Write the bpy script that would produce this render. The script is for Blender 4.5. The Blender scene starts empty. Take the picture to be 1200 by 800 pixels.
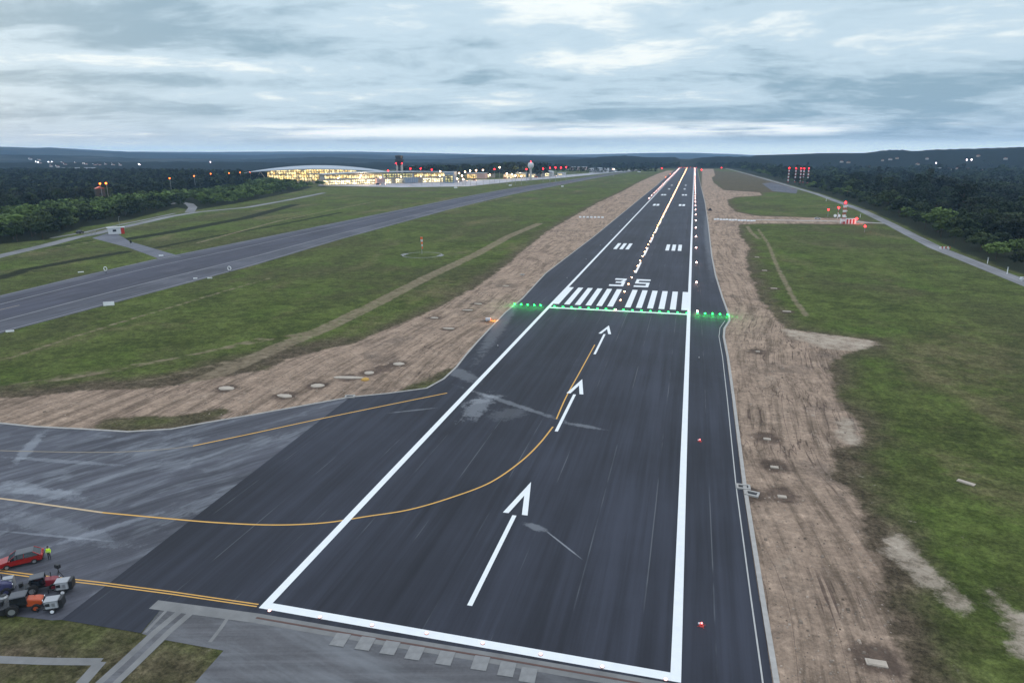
import bpy, bmesh, math, random
import numpy as np
from mathutils import Vector, Matrix

random.seed(7)
rng = np.random.default_rng(7)
S = bpy.context.scene
COL = S.collection
R = math.radians

# ------------------------------------------------------------------ camera
F_PX, PIT, YAW, ROLL = 800.0, R(15.333), R(14.541), R(-0.311)
CAM = (20.7, -211.4, 47.8)

def ray(px, py):
    a, b = px - 600, py - 400
    cr, sr = math.cos(ROLL), math.sin(ROLL)
    u, v = a * cr + b * sr, -a * sr + b * cr
    x, up = u / F_PX, -v / F_PX
    cp, sp = math.cos(PIT), math.sin(PIT)
    y, z = cp + up * sp, -sp + up * cp
    c, s = math.cos(YAW), math.sin(YAW)
    return x * c - y * s, x * s + y * c, z

def G(px, py, z=0.0):
    """ground point seen at a pixel of the photograph (survey of the site)"""
    x, y, dz = ray(px, py)
    t = (z - CAM[2]) / dz
    return CAM[0] + t * x, CAM[1] + t * y

def GS(pts, z=0.0):
    return [G(p[0], p[1], z) for p in pts]

def to_px(x, y, z):
    d0, d1, d2 = x - CAM[0], y - CAM[1], z - CAM[2]
    c, s = np.cos(YAW), np.sin(YAW)
    X, Y = d0 * c + d1 * s, -d0 * s + d1 * c
    cp, sp = np.cos(PIT), np.sin(PIT)
    fw, up = Y * cp - d2 * sp, Y * sp + d2 * cp
    return 600 + F_PX * X / fw, 400 - F_PX * up / fw, fw

cam_d = bpy.data.cameras.new('camera')
cam = bpy.data.objects.new('camera', cam_d)
COL.objects.link(cam)
cam_d.sensor_width = 36
cam_d.lens = 24.0
cam_d.clip_start = 0.5
cam_d.clip_end = 60000
cam.matrix_world = (Matrix.Translation(CAM) @ Matrix.Rotation(YAW, 4, 'Z') @
                    Matrix.Rotation(math.pi / 2 - PIT, 4, 'X') @ Matrix.Rotation(ROLL, 4, 'Z'))
S.camera = cam

# ------------------------------------------------------------------ materials
def nt(name):
    m = bpy.data.materials.new(name)
    m.use_nodes = True
    t = m.node_tree
    b = t.nodes['Principled BSDF']
    return m, t, b

class N:
    """small node helper"""
    def __init__(s, t): s.t = t
    def new(s, k, **kw):
        n = s.t.nodes.new(k)
        for a, v in kw.items(): setattr(n, a, v)
        return n
    def link(s, a, b): s.t.links.new(a, b)
    def setin(s, sock, v):
        if hasattr(v, 'is_linked') or hasattr(v, 'links'): s.link(v, sock)
        else: sock.default_value = v
    def math(s, op, a, b=None, c=None, clamp=False):
        n = s.new('ShaderNodeMath', operation=op); n.use_clamp = clamp
        s.setin(n.inputs[0], a)
        if b is not None: s.setin(n.inputs[1], b)
        if c is not None: s.setin(n.inputs[2], c)
        return n.outputs[0]
    def mix(s, f, a, b):
        n = s.new('ShaderNodeMix', data_type='RGBA')
        s.setin(n.inputs[0], f)
        for i, v in ((6, a), (7, b)):
            if isinstance(v, tuple): n.inputs[i].default_value = (*v[:3], 1)
            else: s.link(v, n.inputs[i])
        return n.outputs[2]
    def mul(s, col, f):
        n = s.new('ShaderNodeVectorMath', operation='SCALE')
        s.link(col, n.inputs[0]); s.setin(n.inputs['Scale'], f)
        return n.outputs[0]
    def noise(s, vec, scale, detail=4, rough=.55, dist=0.0, color=False):
        n = s.new('ShaderNodeTexNoise')
        s.link(vec, n.inputs['Vector'])
        n.inputs['Scale'].default_value = scale
        n.inputs['Detail'].default_value = detail
        n.inputs['Roughness'].default_value = rough
        n.inputs['Distortion'].default_value = dist
        return n.outputs['Color' if color else 'Fac']
    def vmul(s, vec, v):
        n = s.new('ShaderNodeVectorMath', operation='MULTIPLY')
        s.link(vec, n.inputs[0]); n.inputs[1].default_value = v
        return n.outputs[0]
    def vadd(s, a, b):
        n = s.new('ShaderNodeVectorMath', operation='ADD')
        s.link(a, n.inputs[0]); s.setin(n.inputs[1], b)
        return n.outputs[0]
    def rot(s, vec, ang):
        n = s.new('ShaderNodeVectorRotate', rotation_type='Z_AXIS')
        s.link(vec, n.inputs['Vector']); n.inputs['Angle'].default_value = ang
        return n.outputs[0]
    def ss(s, x, a, b, lo=0.0, hi=1.0):
        n = s.new('ShaderNodeMapRange', interpolation_type='SMOOTHSTEP')
        s.setin(n.inputs[0], x)
        n.inputs[1].default_value = a; n.inputs[2].default_value = b
        n.inputs[3].default_value = lo; n.inputs[4].default_value = hi
        return n.outputs[0]
    def attr(s, name):
        n = s.new('ShaderNodeAttribute', attribute_name=name)
        return n.outputs['Fac']
    def pos(s):
        return s.new('ShaderNodeNewGeometry').outputs['Position']

def simple(name, col, rough=.6, metal=0.0, var=.18, scale=2.0, spec=.4):
    m, t, b = nt(name); n = N(t)
    tc = n.new('ShaderNodeTexCoord').outputs['Object']
    f = n.noise(tc, scale, 5, .6)
    c = n.mix(f, tuple(x * (1 - var) for x in col), tuple(min(1, x * (1 + var)) for x in col))
    n.link(c, b.inputs['Base Color'])
    r = n.math('MULTIPLY_ADD', f, .2, rough - .1)
    n.link(r, b.inputs['Roughness'])
    b.inputs['Metallic'].default_value = metal
    b.inputs['Specular IOR Level'].default_value = spec
    return m

def emit(name, col, strength, sample=False):
    m, t, b = nt(name)
    b.inputs['Base Color'].default_value = (*[min(.8, c * .5) for c in col], 1)
    b.inputs['Emission Color'].default_value = (*col, 1)
    b.inputs['Emission Strength'].default_value = strength
    if not sample: m.cycles.emission_sampling = 'NONE'
    return m

M = {}
M['white_paint'] = simple('white_road_paint', (.72, .74, .74), .6, 0, .10, .9)
M['yellow_paint'] = simple('yellow_road_paint', (.62, .34, .07), .6, 0, .15, .8)
M['pale_yellow'] = simple('worn_yellow_paint', (.26, .22, .16), .7, 0, .3, .4)
M['pale_paint'] = simple('worn_white_paint', (.22, .22, .23), .7, 0, .4, .25)
M['concrete'] = simple('concrete', (.40, .40, .38), .8, 0, .3, .6)
M['worn_concrete'] = simple('worn_concrete', (.17, .17, .165), .85, 0, .45, .5)
M['mud_concrete'] = simple('muddy_concrete', (.40, .345, .28), .9, 0, .35, 1.4)
M['pad_concrete'] = simple('weathered_pad', (.205, .205, .20), .85, 0, .4, 1.2)
M['pale_concrete'] = simple('pale_concrete', (.34, .325, .30), .85, 0, .35, 1.1)
M['red_drain'] = simple('rusty_channel', (.10, .055, .045), .8, 0, .3, 1.5)
M['metal'] = simple('grey_metal', (.34, .35, .36), .45, .6, .15, 3)
M['dark_metal'] = simple('dark_metal', (.04, .042, .045), .5, .5, .2, 3)
M['rubber'] = simple('black_rubber', (.018, .018, .018), .85, 0, .2, 4)
M['white'] = simple('white_panel', (.58, .59, .60), .5, 0, .08, 2)
M['white_bright'] = simple('white_plastic', (.82, .82, .82), .4, 0, .06, 2)
M['red_car'] = simple('red_car_paint', (.27, .012, .012), .22, 0, .06, 1, .6)
M['red_body'] = simple('red_machine_paint', (.17, .014, .022), .32, 0, .15, 2, .5)
M['orange_body'] = simple('orange_machine_paint', (.40, .065, .016), .35, 0, .15, 2, .5)
M['blue_body'] = simple('blue_machine_paint', (.04, .04, .10), .4, 0, .15, 2, .5)
M['grey_roof'] = simple('grey_roof_paint', (.07, .075, .085), .35, .2, .1, 2, .5)
M['trailer_paint'] = simple('scuffed_white_paint', (.42, .43, .44), .5, 0, .3, 3)
M['glass'] = simple('dark_glass', (.012, .015, .02), .08, 0, .1, 2, .8)
M['red_white'] = None
M['red_paint'] = simple('red_signal_paint', (.45, .04, .03), .5, 0, .1, 2)
M['orange_fabric'] = simple('orange_fabric', (.75, .14, .03), .8, 0, .1, 2)
M['hivis'] = simple('hi_vis_yellow', (.55, .85, .03), .7, 0, .08, 6)
M['trousers'] = simple('dark_trousers', (.018, .02, .028), .85, 0, .2, 8)
M['skin'] = simple('skin', (.42, .24, .17), .6, 0, .08, 8)
M['hair'] = simple('dark_hair', (.02, .015, .012), .7, 0, .2, 20)
M['black_boot'] = simple('black_leather', (.015, .014, .013), .6, 0, .2, 8)
M['bark'] = simple('bark', (.07, .055, .04), .9, 0, .3, 2)
M['roof_grey'] = simple('terminal_roof_metal', (.34, .38, .42), .45, .3, .12, .05)
M['roof_tile'] = simple('clay_tiles', (.22, .09, .06), .8, 0, .2, .4)
M['wall_pale'] = simple('pale_render', (.46, .45, .43), .8, 0, .12, .2)
M['wall_pink'] = simple('pinkish_render', (.42, .30, .28), .8, 0, .12, .2)
M['wall_tan'] = simple('tan_render', (.40, .34, .27), .8, 0, .12, .2)
M['panel_blue'] = simple('blue_grey_cladding', (.20, .26, .33), .4, .3, .15, .2)
M['green_roof'] = simple('green_roof_sheet', (.05, .20, .13), .5, 0, .15, .2)
M['dark_window'] = simple('dark_window_glass', (.03, .035, .045), .15, 0, .1, 1, .7)
M['soil_pile'] = simple('dark_soil_heap', (.035, .03, .03), .9, 0, .3, 1)

M['l_white'] = emit('runway_light_glow', (1.0, .50, .22), 55)
M['l_edge'] = emit('edge_light_glow', (1.0, .56, .50), 45)
M['l_green'] = emit('threshold_green_glow', (.015, 1.0, .10), 12)
M['l_red'] = emit('red_light_glow', (1.0, .010, .016), 22)
M['l_redsoft'] = emit('dim_red_light_glow', (1.0, .12, .12), 8)
M['l_pink'] = emit('pale_pink_light_glow', (1.0, .62, .60), 1.6)
M['l_orange'] = emit('orange_light_glow', (1.0, .16, .015), 9)
M['l_lamp'] = emit('warm_lamp_glow', (1.0, .60, .36), 20)
M['l_cool'] = emit('cool_lamp_glow', (1.0, .80, .85), 12)
M['l_town'] = emit('town_lamp_glow', (.85, .92, 1.0), 14)
M['l_tail'] = emit('tail_lamp_glow', (1.0, .03, .02), .5)

def lit_facade(name, c1, c2, strength, sx, sz, gap=.35):
    """row of lit windows behind mullions, uneven brightness from room to room"""
    m, t, b = nt(name); n = N(t)
    tc = n.new('ShaderNodeTexCoord').outputs['Object']
    sep = n.new('ShaderNodeSeparateXYZ'); n.link(tc, sep.inputs[0])
    h = n.math('ADD', sep.outputs[0], sep.outputs[1])
    comb = n.new('ShaderNodeCombineXYZ')
    n.link(h, comb.inputs[0]); n.link(sep.outputs[2], comb.inputs[1])
    br = n.new('ShaderNodeTexBrick')
    br.offset = 0
    n.link(comb.outputs[0], br.inputs['Vector'])
    br.inputs['Color1'].default_value = (*c1, 1); br.inputs['Color2'].default_value = (*c2, 1)
    br.inputs['Mortar'].default_value = (.02, .018, .015, 1)
    br.inputs['Scale'].default_value = 1
    br.inputs['Mortar Size'].default_value = gap
    br.inputs['Brick Width'].default_value = sx; br.inputs['Row Height'].default_value = sz
    f = n.noise(comb.outputs[0], .16, 5, .75)
    f2 = n.ss(f, .38, .64, .10, 1.45)
    n.link(br.outputs['Color'], b.inputs['Emission Color'])
    n.link(n.math('MULTIPLY', f2, strength), b.inputs['Emission Strength'])
    b.inputs['Base Color'].default_value = (.05, .05, .05, 1)
    b.inputs['Roughness'].default_value = .2
    m.cycles.emission_sampling = 'NONE'
    return m
M['lit_warm'] = lit_facade('lit_terminal_glass', (1, .66, .20), (1, .84, .45), 1.9, 4.5, 5.0, .45)
M['lit_green'] = lit_facade('lit_upper_glass', (.75, .72, .25), (.95, .80, .42), 1.1, 5.0, 4.2, .7)
M['lit_low'] = lit_facade('lit_hall_glass', (1, .80, .42), (1, .92, .62), 2.9, 3.2, 4.0, .45)
M['lit_window'] = emit('lit_window_glow', (1, .70, .35), 2.0)

# asphalt -----------------------------------------------------------------
def asphalt(name, base, streak_ang=0.0, lane=True, dust=0.0, dust_col=(.30, .33, .36), dang=0.0):
    m, t, b = nt(name); n = N(t)
    p = n.pos()
    pr = n.rot(p, streak_ang)
    st = n.noise(n.vmul(pr, (.55, .018, 1)), 1.0, 6, .6)
    st2 = n.noise(n.vmul(pr, (2.2, .05, 1)), 1.0, 4, .6)
    big = n.noise(p, .03, 4, .6)
    fine = n.noise(p, 2.5, 4, .7)
    f = n.math('ADD', n.math('MULTIPLY', st, .9), n.math('MULTIPLY', st2, .35))
    f = n.math('ADD', f, n.math('MULTIPLY', big, .8))
    f = n.math('ADD', f, n.math('MULTIPLY', fine, .35))
    f = n.ss(f, .85, 1.55, .55, 1.6)
    c = n.mul(n.mix(0.0, base, base), f)
    if lane:
        sx = n.new('ShaderNodeSeparateXYZ'); n.link(p, sx.inputs[0])
        wob = n.math('MULTIPLY_ADD', n.noise(n.vmul(p, (0, .02, 0)), 1, 2), .5, -.25)
        xx = n.math('ADD', sx.outputs[0], wob)
        lane_i = n.math('FLOOR', n.math('DIVIDE', n.math('ADD', xx, 100.0), 7.4))
        wn = n.new('ShaderNodeTexWhiteNoise', noise_dimensions='1D'); n.link(lane_i, wn.inputs['W'])
        lv = n.math('MULTIPLY_ADD', wn.outputs['Value'], .40, .82)
        c = n.mul(c, lv)
        ph = n.math('ABSOLUTE', n.math('SUBTRACT', n.math('MODULO', n.math('ADD', xx, 100.0), 7.4), 3.7))
        jl = n.ss(ph, 3.58, 3.70)
        brk = n.ss(n.noise(n.vmul(p, (.02, .03, 1)), 1, 4, .7), .48, .62)
        c = n.mix(n.math('MULTIPLY', n.math('MULTIPLY', jl, brk), .5), c, (.16, .17, .18))
    if dust > 0:
        pd = n.rot(p, dang)
        w = n.vadd(pd, n.mul(n.noise(p, .05, 3, .5, 0, True), 6.0))
        d = n.noise(n.vmul(w, (.02, .35, 1)), 1.0, 7, .68)
        d2 = n.noise(p, .035, 4, .6)
        d = n.math('ADD', n.math('MULTIPLY', d, .75), n.math('MULTIPLY', d2, .45))
        c = n.mix(n.ss(d, .56, .80, 0, dust), c, dust_col)
    n.link(c, b.inputs['Base Color'])
    n.link(n.math('MULTIPLY_ADD', fine, .25, .62), b.inputs['Roughness'])
    b.inputs['Specular IOR Level'].default_value = .28
    return m, t, b, n, c, p

def spots(n, p, c, items, col):
    """stains with a shape of their own: (x, y, length, width, angle, noise, opacity)"""
    for (x, y, lx, ly, a, amp, op) in items:
        q = n.rot(n.vadd(p, (-x, -y, 0.0)), -a)
        q = n.vmul(q, (1 / lx, 1 / ly, 0))
        ln = n.new('ShaderNodeVectorMath', operation='LENGTH'); n.link(q, ln.inputs[0])
        d = n.math('ADD', ln.outputs['Value'], n.math('MULTIPLY_ADD', n.noise(p, .55, 8, .80), amp * 2.6, -amp * 1.3))
        c = n.mix(n.ss(d, .55, 1.05, op, 0), c, col)
    return c

m_, t_, b_, n_, c_, p_ = asphalt('runway_asphalt', (.0195, .0218, .0305))
def g2(a, b):
    (x0, y0), (x1, y1) = G(*a), G(*b)
    return (x0 + x1) / 2, (y0 + y1) / 2, math.hypot(x1 - x0, y1 - y0) / 2, math.atan2(y1 - y0, x1 - x0)
def spot_line(a, b, w, amp, op):
    x, y, l, an = g2(a, b)
    return (x, y, l * 1.15, w, an, amp, op)
c_ = spots(n_, p_, c_, [spot_line((545, 455), (660, 493), .9, .9, .26), spot_line((660, 495), (706, 503), .8, .9, .28),
                        spot_line((548, 492), (572, 462), 2.6, 1.3, .32), spot_line((543, 474), (590, 463), 1.6, 1.2, .24),
                        spot_line((575, 490), (620, 478), 3.0, 1.0, .12),
                        spot_line((615, 613), (640, 622), .8, .8, .30), spot_line((640, 622), (682, 655), .16, .5, .5),
                        spot_line((455, 484), (510, 478), .35, .7, .3),
                        spot_line((520, 428), (560, 448), 2.5, .9, .22), spot_line((610, 345), (560, 420), 2.5, .9, .18),
                        spot_line((835, 320), (828, 250), 3.2, .9, .18)], (.34, .36, .38))
t_.links.new(c_, b_.inputs['Base Color'])
M['runway'] = m_
m_, t_, b_, n_, c_, p_ = asphalt('old_taxiway_asphalt', (.058, .060, .072), R(35), False, .8, (.20, .215, .235), R(-62))
c_ = spots(n_, p_, c_, [spot_line((16, 545), (52, 505), 1.2, 1.0, .30), spot_line((0, 565), (100, 586), 1.5, 1.1, .22),
                        spot_line((-30, 573), (90, 577), 1.1, 1.1, .2), spot_line((0, 622), (130, 634), .3, .6, .25), spot_line((0, 600), (150, 640), 2.0, 1.3, .14), spot_line((60, 640), (190, 600), .8, 1.1, .22), spot_line((0, 535), (140, 545), .7, 1.0, .22)], (.36, .39, .42))
t_.links.new(c_, b_.inputs['Base Color'])
M['taxiway'] = m_
M['parallel'] = asphalt('parallel_taxiway_asphalt', (.056, .058, .072), 0, False, .35, (.19, .185, .20), R(90))[0]
M['stopway'] = asphalt('old_stopway_asphalt', (.085, .084, .088), R(75), False, .5, (.20, .21, .22), R(12))[0]
M['road'] = asphalt('service_road_asphalt', (.15, .15, .155), 0, False, .3, (.28, .28, .28), R(90))[0]
M['road_dark'] = asphalt('link_road_asphalt', (.10, .105, .125), 0, False, .3, (.2, .2, .2), R(90))[0]
M['apron'] = asphalt('apron_concrete', (.30, .30, .32), 0, False, .3, (.40, .40, .42), R(90))[0]

# ------------------------------------------------------------------ mesh builder
class MB:
    def __init__(s): s.v = []; s.f = []; s.m = []
    def add(s, vs, fs, m=0):
        k = len(s.v); s.v += [tuple(v) for v in vs]
        for f in fs: s.f.append(tuple(k + i for i in f)); s.m.append(m)
        return s
    def box(s, c, d, m=0, rz=0.0, top=1.0, sx=0.0):
        """box centred on c; top scales the upper face, sx shifts it along x"""
        x, y, z = (q / 2 for q in d); co, si = math.cos(rz), math.sin(rz)
        vs = []
        for zz, k, o in ((-z, 1, 0), (z, top, sx)):
            for xx, yy in ((-x, -y), (x, -y), (x, y), (-x, y)):
                a, b = xx * k + o, yy * k
                vs.append((c[0] + a * co - b * si, c[1] + a * si + b * co, c[2] + zz))
        return s.add(vs, [(3, 2, 1, 0), (4, 5, 6, 7), (0, 1, 5, 4), (1, 2, 6, 5), (2, 3, 7, 6), (3, 0, 4, 7)], m)
    def cyl(s, p0, p1, r0, r1=None, n=10, m=0):
        r1 = r0 if r1 is None else r1
        p0, p1 = Vector(p0), Vector(p1); d = (p1 - p0).normalized()
        a = d.orthogonal().normalized(); b = d.cross(a)
        vs = []
        for p, r in ((p0, r0), (p1, r1)):
            for i in range(n):
                t = 2 * math.pi * i / n
                vs.append(p + a * (r * math.cos(t)) + b * (r * math.sin(t)))
        fs = [(i, (i + 1) % n, n + (i + 1) % n, n + i) for i in range(n)]
        fs += [tuple(range(n - 1, -1, -1)), tuple(range(n, 2 * n))]
        return s.add(vs, fs, m)
    def lathe(s, prof, c=(0, 0, 0), n=12, m=0):
        vs = []; fs = []
        for r, z in prof:
            for i in range(n):
                t = 2 * math.pi * i / n
                vs.append((c[0] + r * math.cos(t), c[1] + r * math.sin(t), c[2] + z))
        for j in range(len(prof) - 1):
            for i in range(n):
                fs.append((j * n + i, j * n + (i + 1) % n, (j + 1) * n + (i + 1) % n, (j + 1) * n + i))
        fs.append(tuple(range(n - 1, -1, -1))); k = (len(prof) - 1) * n
        fs.append(tuple(range(k, k + n)))
        return s.add(vs, fs, m)
    def ball(s, c, r, n=10, m=0, sq=1.0):
        k = max(4, n // 2)
        prof = [(max(1e-3, r * math.sin(math.pi * j / k)), -r * sq * math.cos(math.pi * j / k)) for j in range(k + 1)]
        return s.lathe(prof, c, n, m)
    def prism(s, pts, z0, z1, m=0):
        n = len(pts)
        ar = sum(pts[i][0] * pts[(i + 1) % n][1] - pts[(i + 1) % n][0] * pts[i][1] for i in range(n))
        if ar < 0: pts = pts[::-1]
        vs = [(x, y, z0) for x, y in pts] + [(x, y, z1) for x, y in pts]
        fs = [tuple(range(n - 1, -1, -1)), tuple(range(n, 2 * n))] + [(i, (i + 1) % n, n + (i + 1) % n, n + i) for i in range(n)]
        return s.add(vs, fs, m)
    def sheet(s, pts, z, m=0):
        n = len(pts)
        ar = sum(pts[i][0] * pts[(i + 1) % n][1] - pts[(i + 1) % n][0] * pts[i][1] for i in range(n))
        if ar < 0: pts = pts[::-1]
        return s.add([(x, y, z) for x, y in pts], [tuple(range(n))], m)
    def strip(s, line, w, z, m=0):
        pts = [Vector((x, y)) for x, y in line]
        L, Rr = [], []
        for i, p in enumerate(pts):
            d = (pts[min(i + 1, len(pts) - 1)] - pts[max(i - 1, 0)]).normalized()
            q = Vector((-d.y, d.x)); ww = w[i] if isinstance(w, (list, tuple)) else w
            L.append(p + q * ww / 2); Rr.append(p - q * ww / 2)
        vs = [(*p, z) for p in L] + [(*p, z) for p in Rr]; k = len(pts)
        return s.add(vs, [(k + i, k + i + 1, i + 1, i) for i in range(k - 1)], m)
    def curb(s, line, w, z0, z1, m=0):
        """raised strip with real height"""
        pts = [Vector((x, y)) for x, y in line]; k = len(pts); vs = []
        for i, p in enumerate(pts):
            d = (pts[min(i + 1, k - 1)] - pts[max(i - 1, 0)]).normalized(); q = Vector((-d.y, d.x)) * w / 2
            a, b = p + q, p - q
            vs += [(*a, z0), (*a, z1), (*b, z1), (*b, z0)]
        fs = []
        for i in range(k - 1):
            o = 4 * i
            for j in range(3): fs.append((o + j + 1, o + j, o + j + 4, o + j + 5))
        fs += [(0, 1, 2, 3), (4 * k - 1, 4 * k - 2, 4 * k - 3, 4 * k - 4)]
        return s.add(vs, fs, m)
    def prof(s, pts, y0, y1, m=0, inset=0.0, zin=None):
        """side profile (x, z) extruded across y; points above zin are drawn in by inset"""
        n = len(pts)
        def yy(y, z, sgn): return y - sgn * (inset if zin is not None and z > zin else 0)
        vs = [(x, yy(y0, z, -1), z) for x, z in pts] + [(x, yy(y1, z, 1), z) for x, z in pts]
        fs = [tuple(range(n)), tuple(range(2 * n - 1, n - 1, -1))] + [(i, n + i, n + (i + 1) % n, (i + 1) % n) for i in range(n)]
        return s.add(vs, fs, m)
    def build(s, name, mats, parent=None, loc=(0, 0, 0), rz=0.0, smooth=False, bevel=0.0):
        me = bpy.data.meshes.new(name)
        me.from_pydata(s.v, [], s.f)
        for m in (mats if isinstance(mats, (list, tuple)) else [mats]): me.materials.append(m)
        me.polygons.foreach_set('material_index', s.m)
        bm = bmesh.new(); bm.from_mesh(me)
        bmesh.ops.recalc_face_normals(bm, faces=bm.faces[:]) if not name.endswith('_sheet') else None
        if bevel: bmesh.ops.bevel(bm, geom=bm.edges[:], offset=bevel, segments=2, affect='EDGES', clamp_overlap=True)
        bm.to_mesh(me); bm.free()
        if smooth: me.polygons.foreach_set('use_smooth', [True] * len(me.polygons))
        o = bpy.data.objects.new(name, me); COL.objects.link(o)
        o.location = loc; o.rotation_euler = (0, 0, rz)
        if parent: o.parent = parent
        return o
    def flat(s, name, mats, kind='structure'):
        me = bpy.data.meshes.new(name)
        me.from_pydata(s.v, [], s.f)
        for m in (mats if isinstance(mats, (list, tuple)) else [mats]): me.materials.append(m)
        me.polygons.foreach_set('material_index', s.m)
        o = bpy.data.objects.new(name, me); COL.objects.link(o); o['kind'] = kind
        return o

def tag(o, label, cat, group=None):
    o['label'] = label; o['category'] = cat
    if group: o['group'] = group
    return o
def thing(name, label, cat, loc=(0, 0, 0), rz=0.0, group=None):
    o = bpy.data.objects.new(name, None); COL.objects.link(o)
    o.empty_display_size = .5
    o.location = loc; o.rotation_euler = (0, 0, rz)
    return tag(o, label, cat, group)
KIDS = {}
def dup(o, loc, rz=0.0, label=None, scale=None):
    c = o.copy(); COL.objects.link(c); c.location = loc; c.rotation_euler = (0, 0, rz)
    if label: c['label'] = label
    if scale: c.scale = scale
    for ch in o.children:
        d = ch.copy(); COL.objects.link(d); d.parent = c
        for g in ch.children:
            e = g.copy(); COL.objects.link(e); e.parent = d
    return c
ORD = ('first second third fourth fifth sixth seventh eighth ninth tenth eleventh twelfth thirteenth fourteenth '
       'fifteenth sixteenth seventeenth eighteenth nineteenth twentieth').split()
def lamp(name, loc, col, power, parent=None, r=.1):
    l = bpy.data.lights.new(name, 'POINT'); l.color = col; l.energy = power; l.shadow_soft_size = r
    o = bpy.data.objects.new(name, l); COL.objects.link(o); o.location = loc
    if parent: o.parent = parent
    return o

# ------------------------------------------------------------------ site survey (pixels of the photograph to ground)
DIRT_R = GS([(823, 198), (836, 198), (838, 206), (834, 208), (836, 214), (848, 223), (890, 225.5), (893, 229), (862, 231), (853, 234),
             (853, 240), (862, 248), (885, 253), (1000, 256.5), (1018, 261), (1010, 263), (945, 262), (886, 262), (865, 263), (866, 274),
             (878, 290), (874, 305), (879, 322), (893, 354), (905, 368), (917, 384), (960, 391), (1022, 399), (1030, 403), (1000, 411),
             (975, 422), (972, 436), (985, 468), (1004, 495), (1008, 515), (990, 522), (972, 515), (982, 560), (1003, 600), (1022, 640),
             (1038, 680), (1048, 720), (1056, 760), (1060, 810), (840, 810), (815, 400)])
DIRT_L = GS([(782, 200), (770, 204), (748, 214), (730, 224), (700, 238), (668, 256), (640, 272), (612, 295), (588, 315), (560, 335),
             (530, 352), (500, 366), (470, 380), (440, 392), (415, 402), (380, 409), (340, 420), (315, 432), (285, 437), (240, 446),
             (170, 455), (100, 458), (40, 464), (0, 466), (-80, 470), (-80, 505), (0, 505), (200, 510), (420, 475), (560, 420), (640, 330),
             (770, 225), (800, 200)])
GREEN_P = GS([(112, 500), (130, 492), (170, 487), (215, 486), (258, 479), (268, 484), (240, 495), (205, 503), (150, 505), (110, 505)])
BROWN = [GS([(960, 500), (1000, 535), (1030, 590), (1060, 640), (1085, 690), (1110, 740), (1130, 810), (1040, 810), (1000, 640), (965, 560)]),
         GS([(-90, 712), (75, 722), (170, 735), (270, 750), (235, 810), (-90, 810)])]
PALE = [GS([(988, 488), (1000, 494), (1009, 514), (1000, 524), (984, 512)]),
        GS([(1040, 632), (1055, 628), (1085, 655), (1106, 680), (1096, 692), (1070, 672), (1045, 655)]),
        GS([(1104, 696), (1115, 692), (1142, 712), (1128, 716), (1106, 708)]),
        GS([(1160, 690), (1185, 712), (1215, 720), (1215, 775), (1195, 765), (1172, 715)]),
        GS([(917, 385), (960, 391), (1022, 399), (1030, 403), (1000, 411), (965, 408), (930, 396)])]
WORN = [GS([(835, 208), (848, 223), (893, 226), (930, 224), (925, 214), (880, 203), (838, 200)]),
        GS([(0, 455), (150, 445), (330, 405), (420, 395), (300, 440), (100, 462), (0, 468)])]
TRACKS = [([(632, 262), (596, 277), (560, 297), (500, 325), (440, 356), (380, 385), (330, 405), (285, 425), (228, 449)], 5.6),
          ([(10, 420), (60, 403), (120, 384), (200, 360), (260, 342), (320, 325)], 1.4),
          ([(0, 452), (90, 438), (180, 424), (280, 405), (380, 385)], 1.5),
          ([(60, 447), (150, 432), (240, 412), (310, 395)], 1.2),
          ([(120, 455), (210, 438), (300, 415)], 1.2),
          ([(876, 265), (880, 272), (889, 280)], 2.2),
          ([(888, 268), (900, 285), (912, 315), (930, 350), (945, 370)], 1.6),
          ([(400, 275), (520, 247), (600, 230)], 2.0),
          ([(0, 300), (60, 292), (115, 282)], 2.0),
          ([(230, 285), (330, 258), (440, 236)], 2.5)]
BANKS = [([(0, 326), (30, 316), (90, 305), (148, 295)], 7.0), ([(150, 280), (200, 272), (290, 255), (345, 240)], 11.0),
         ([(180, 291), (240, 279), (330, 263), (400, 249)], 4.5), ([(20, 292), (60, 289), (110, 281)], 4.0)]
ROAD_L = [G(-60, 315), G(0, 300), G(56, 287), G(88, 278.5), G(112, 274), G(131, 269), G(165, 261.5), G(200, 253.5), G(232, 248.5), G(290, 243), G(340, 234), G(380, 226)]
ROAD_R = [(144, -60), (144.3, 83.6), (144.6, 186), (154.4, 317), (162, 440), (164.9, 692), (152.5, 1199), (132.4, 1849), (120, 2150)]
def poly_x(line, y):
    ys = np.array([p[1] for p in line]); xs = np.array([p[0] for p in line])
    return np.interp(y, ys, xs)

def sstep(x, a, b):
    t = np.clip((x - a) / (b - a), 0, 1); return t * t * (3 - 2 * t)

def vnoise(x, y, seed=0):
    """smooth value noise on numpy arrays, 0..1"""
    xi, yi = np.floor(x).astype(np.int64), np.floor(y).astype(np.int64)
    fx, fy = x - xi, y - yi
    fx, fy = fx * fx * (3 - 2 * fx), fy * fy * (3 - 2 * fy)
    def h(a, b):
        n = (a * 374761393 + b * 668265263 + seed * 1442695041) & 0x7fffffff
        n = ((n ^ (n >> 13)) * 1274126177) & 0x7fffffff
        return ((n ^ (n >> 16)) & 0xffff) / 65535.0
    return (h(xi, yi) * (1 - fx) + h(xi + 1, yi) * fx) * (1 - fy) + (h(xi, yi + 1) * (1 - fx) + h(xi + 1, yi + 1) * fx) * fy
def fbm(x, y, o=4, seed=0):
    s, a, t = 0, 1, 0
    for i in range(o):
        s = s + a * vnoise(x * 2 ** i + 17.3 * i, y * 2 ** i - 9.1 * i, seed + i); t += a; a *= .5
    return s / t

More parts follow.
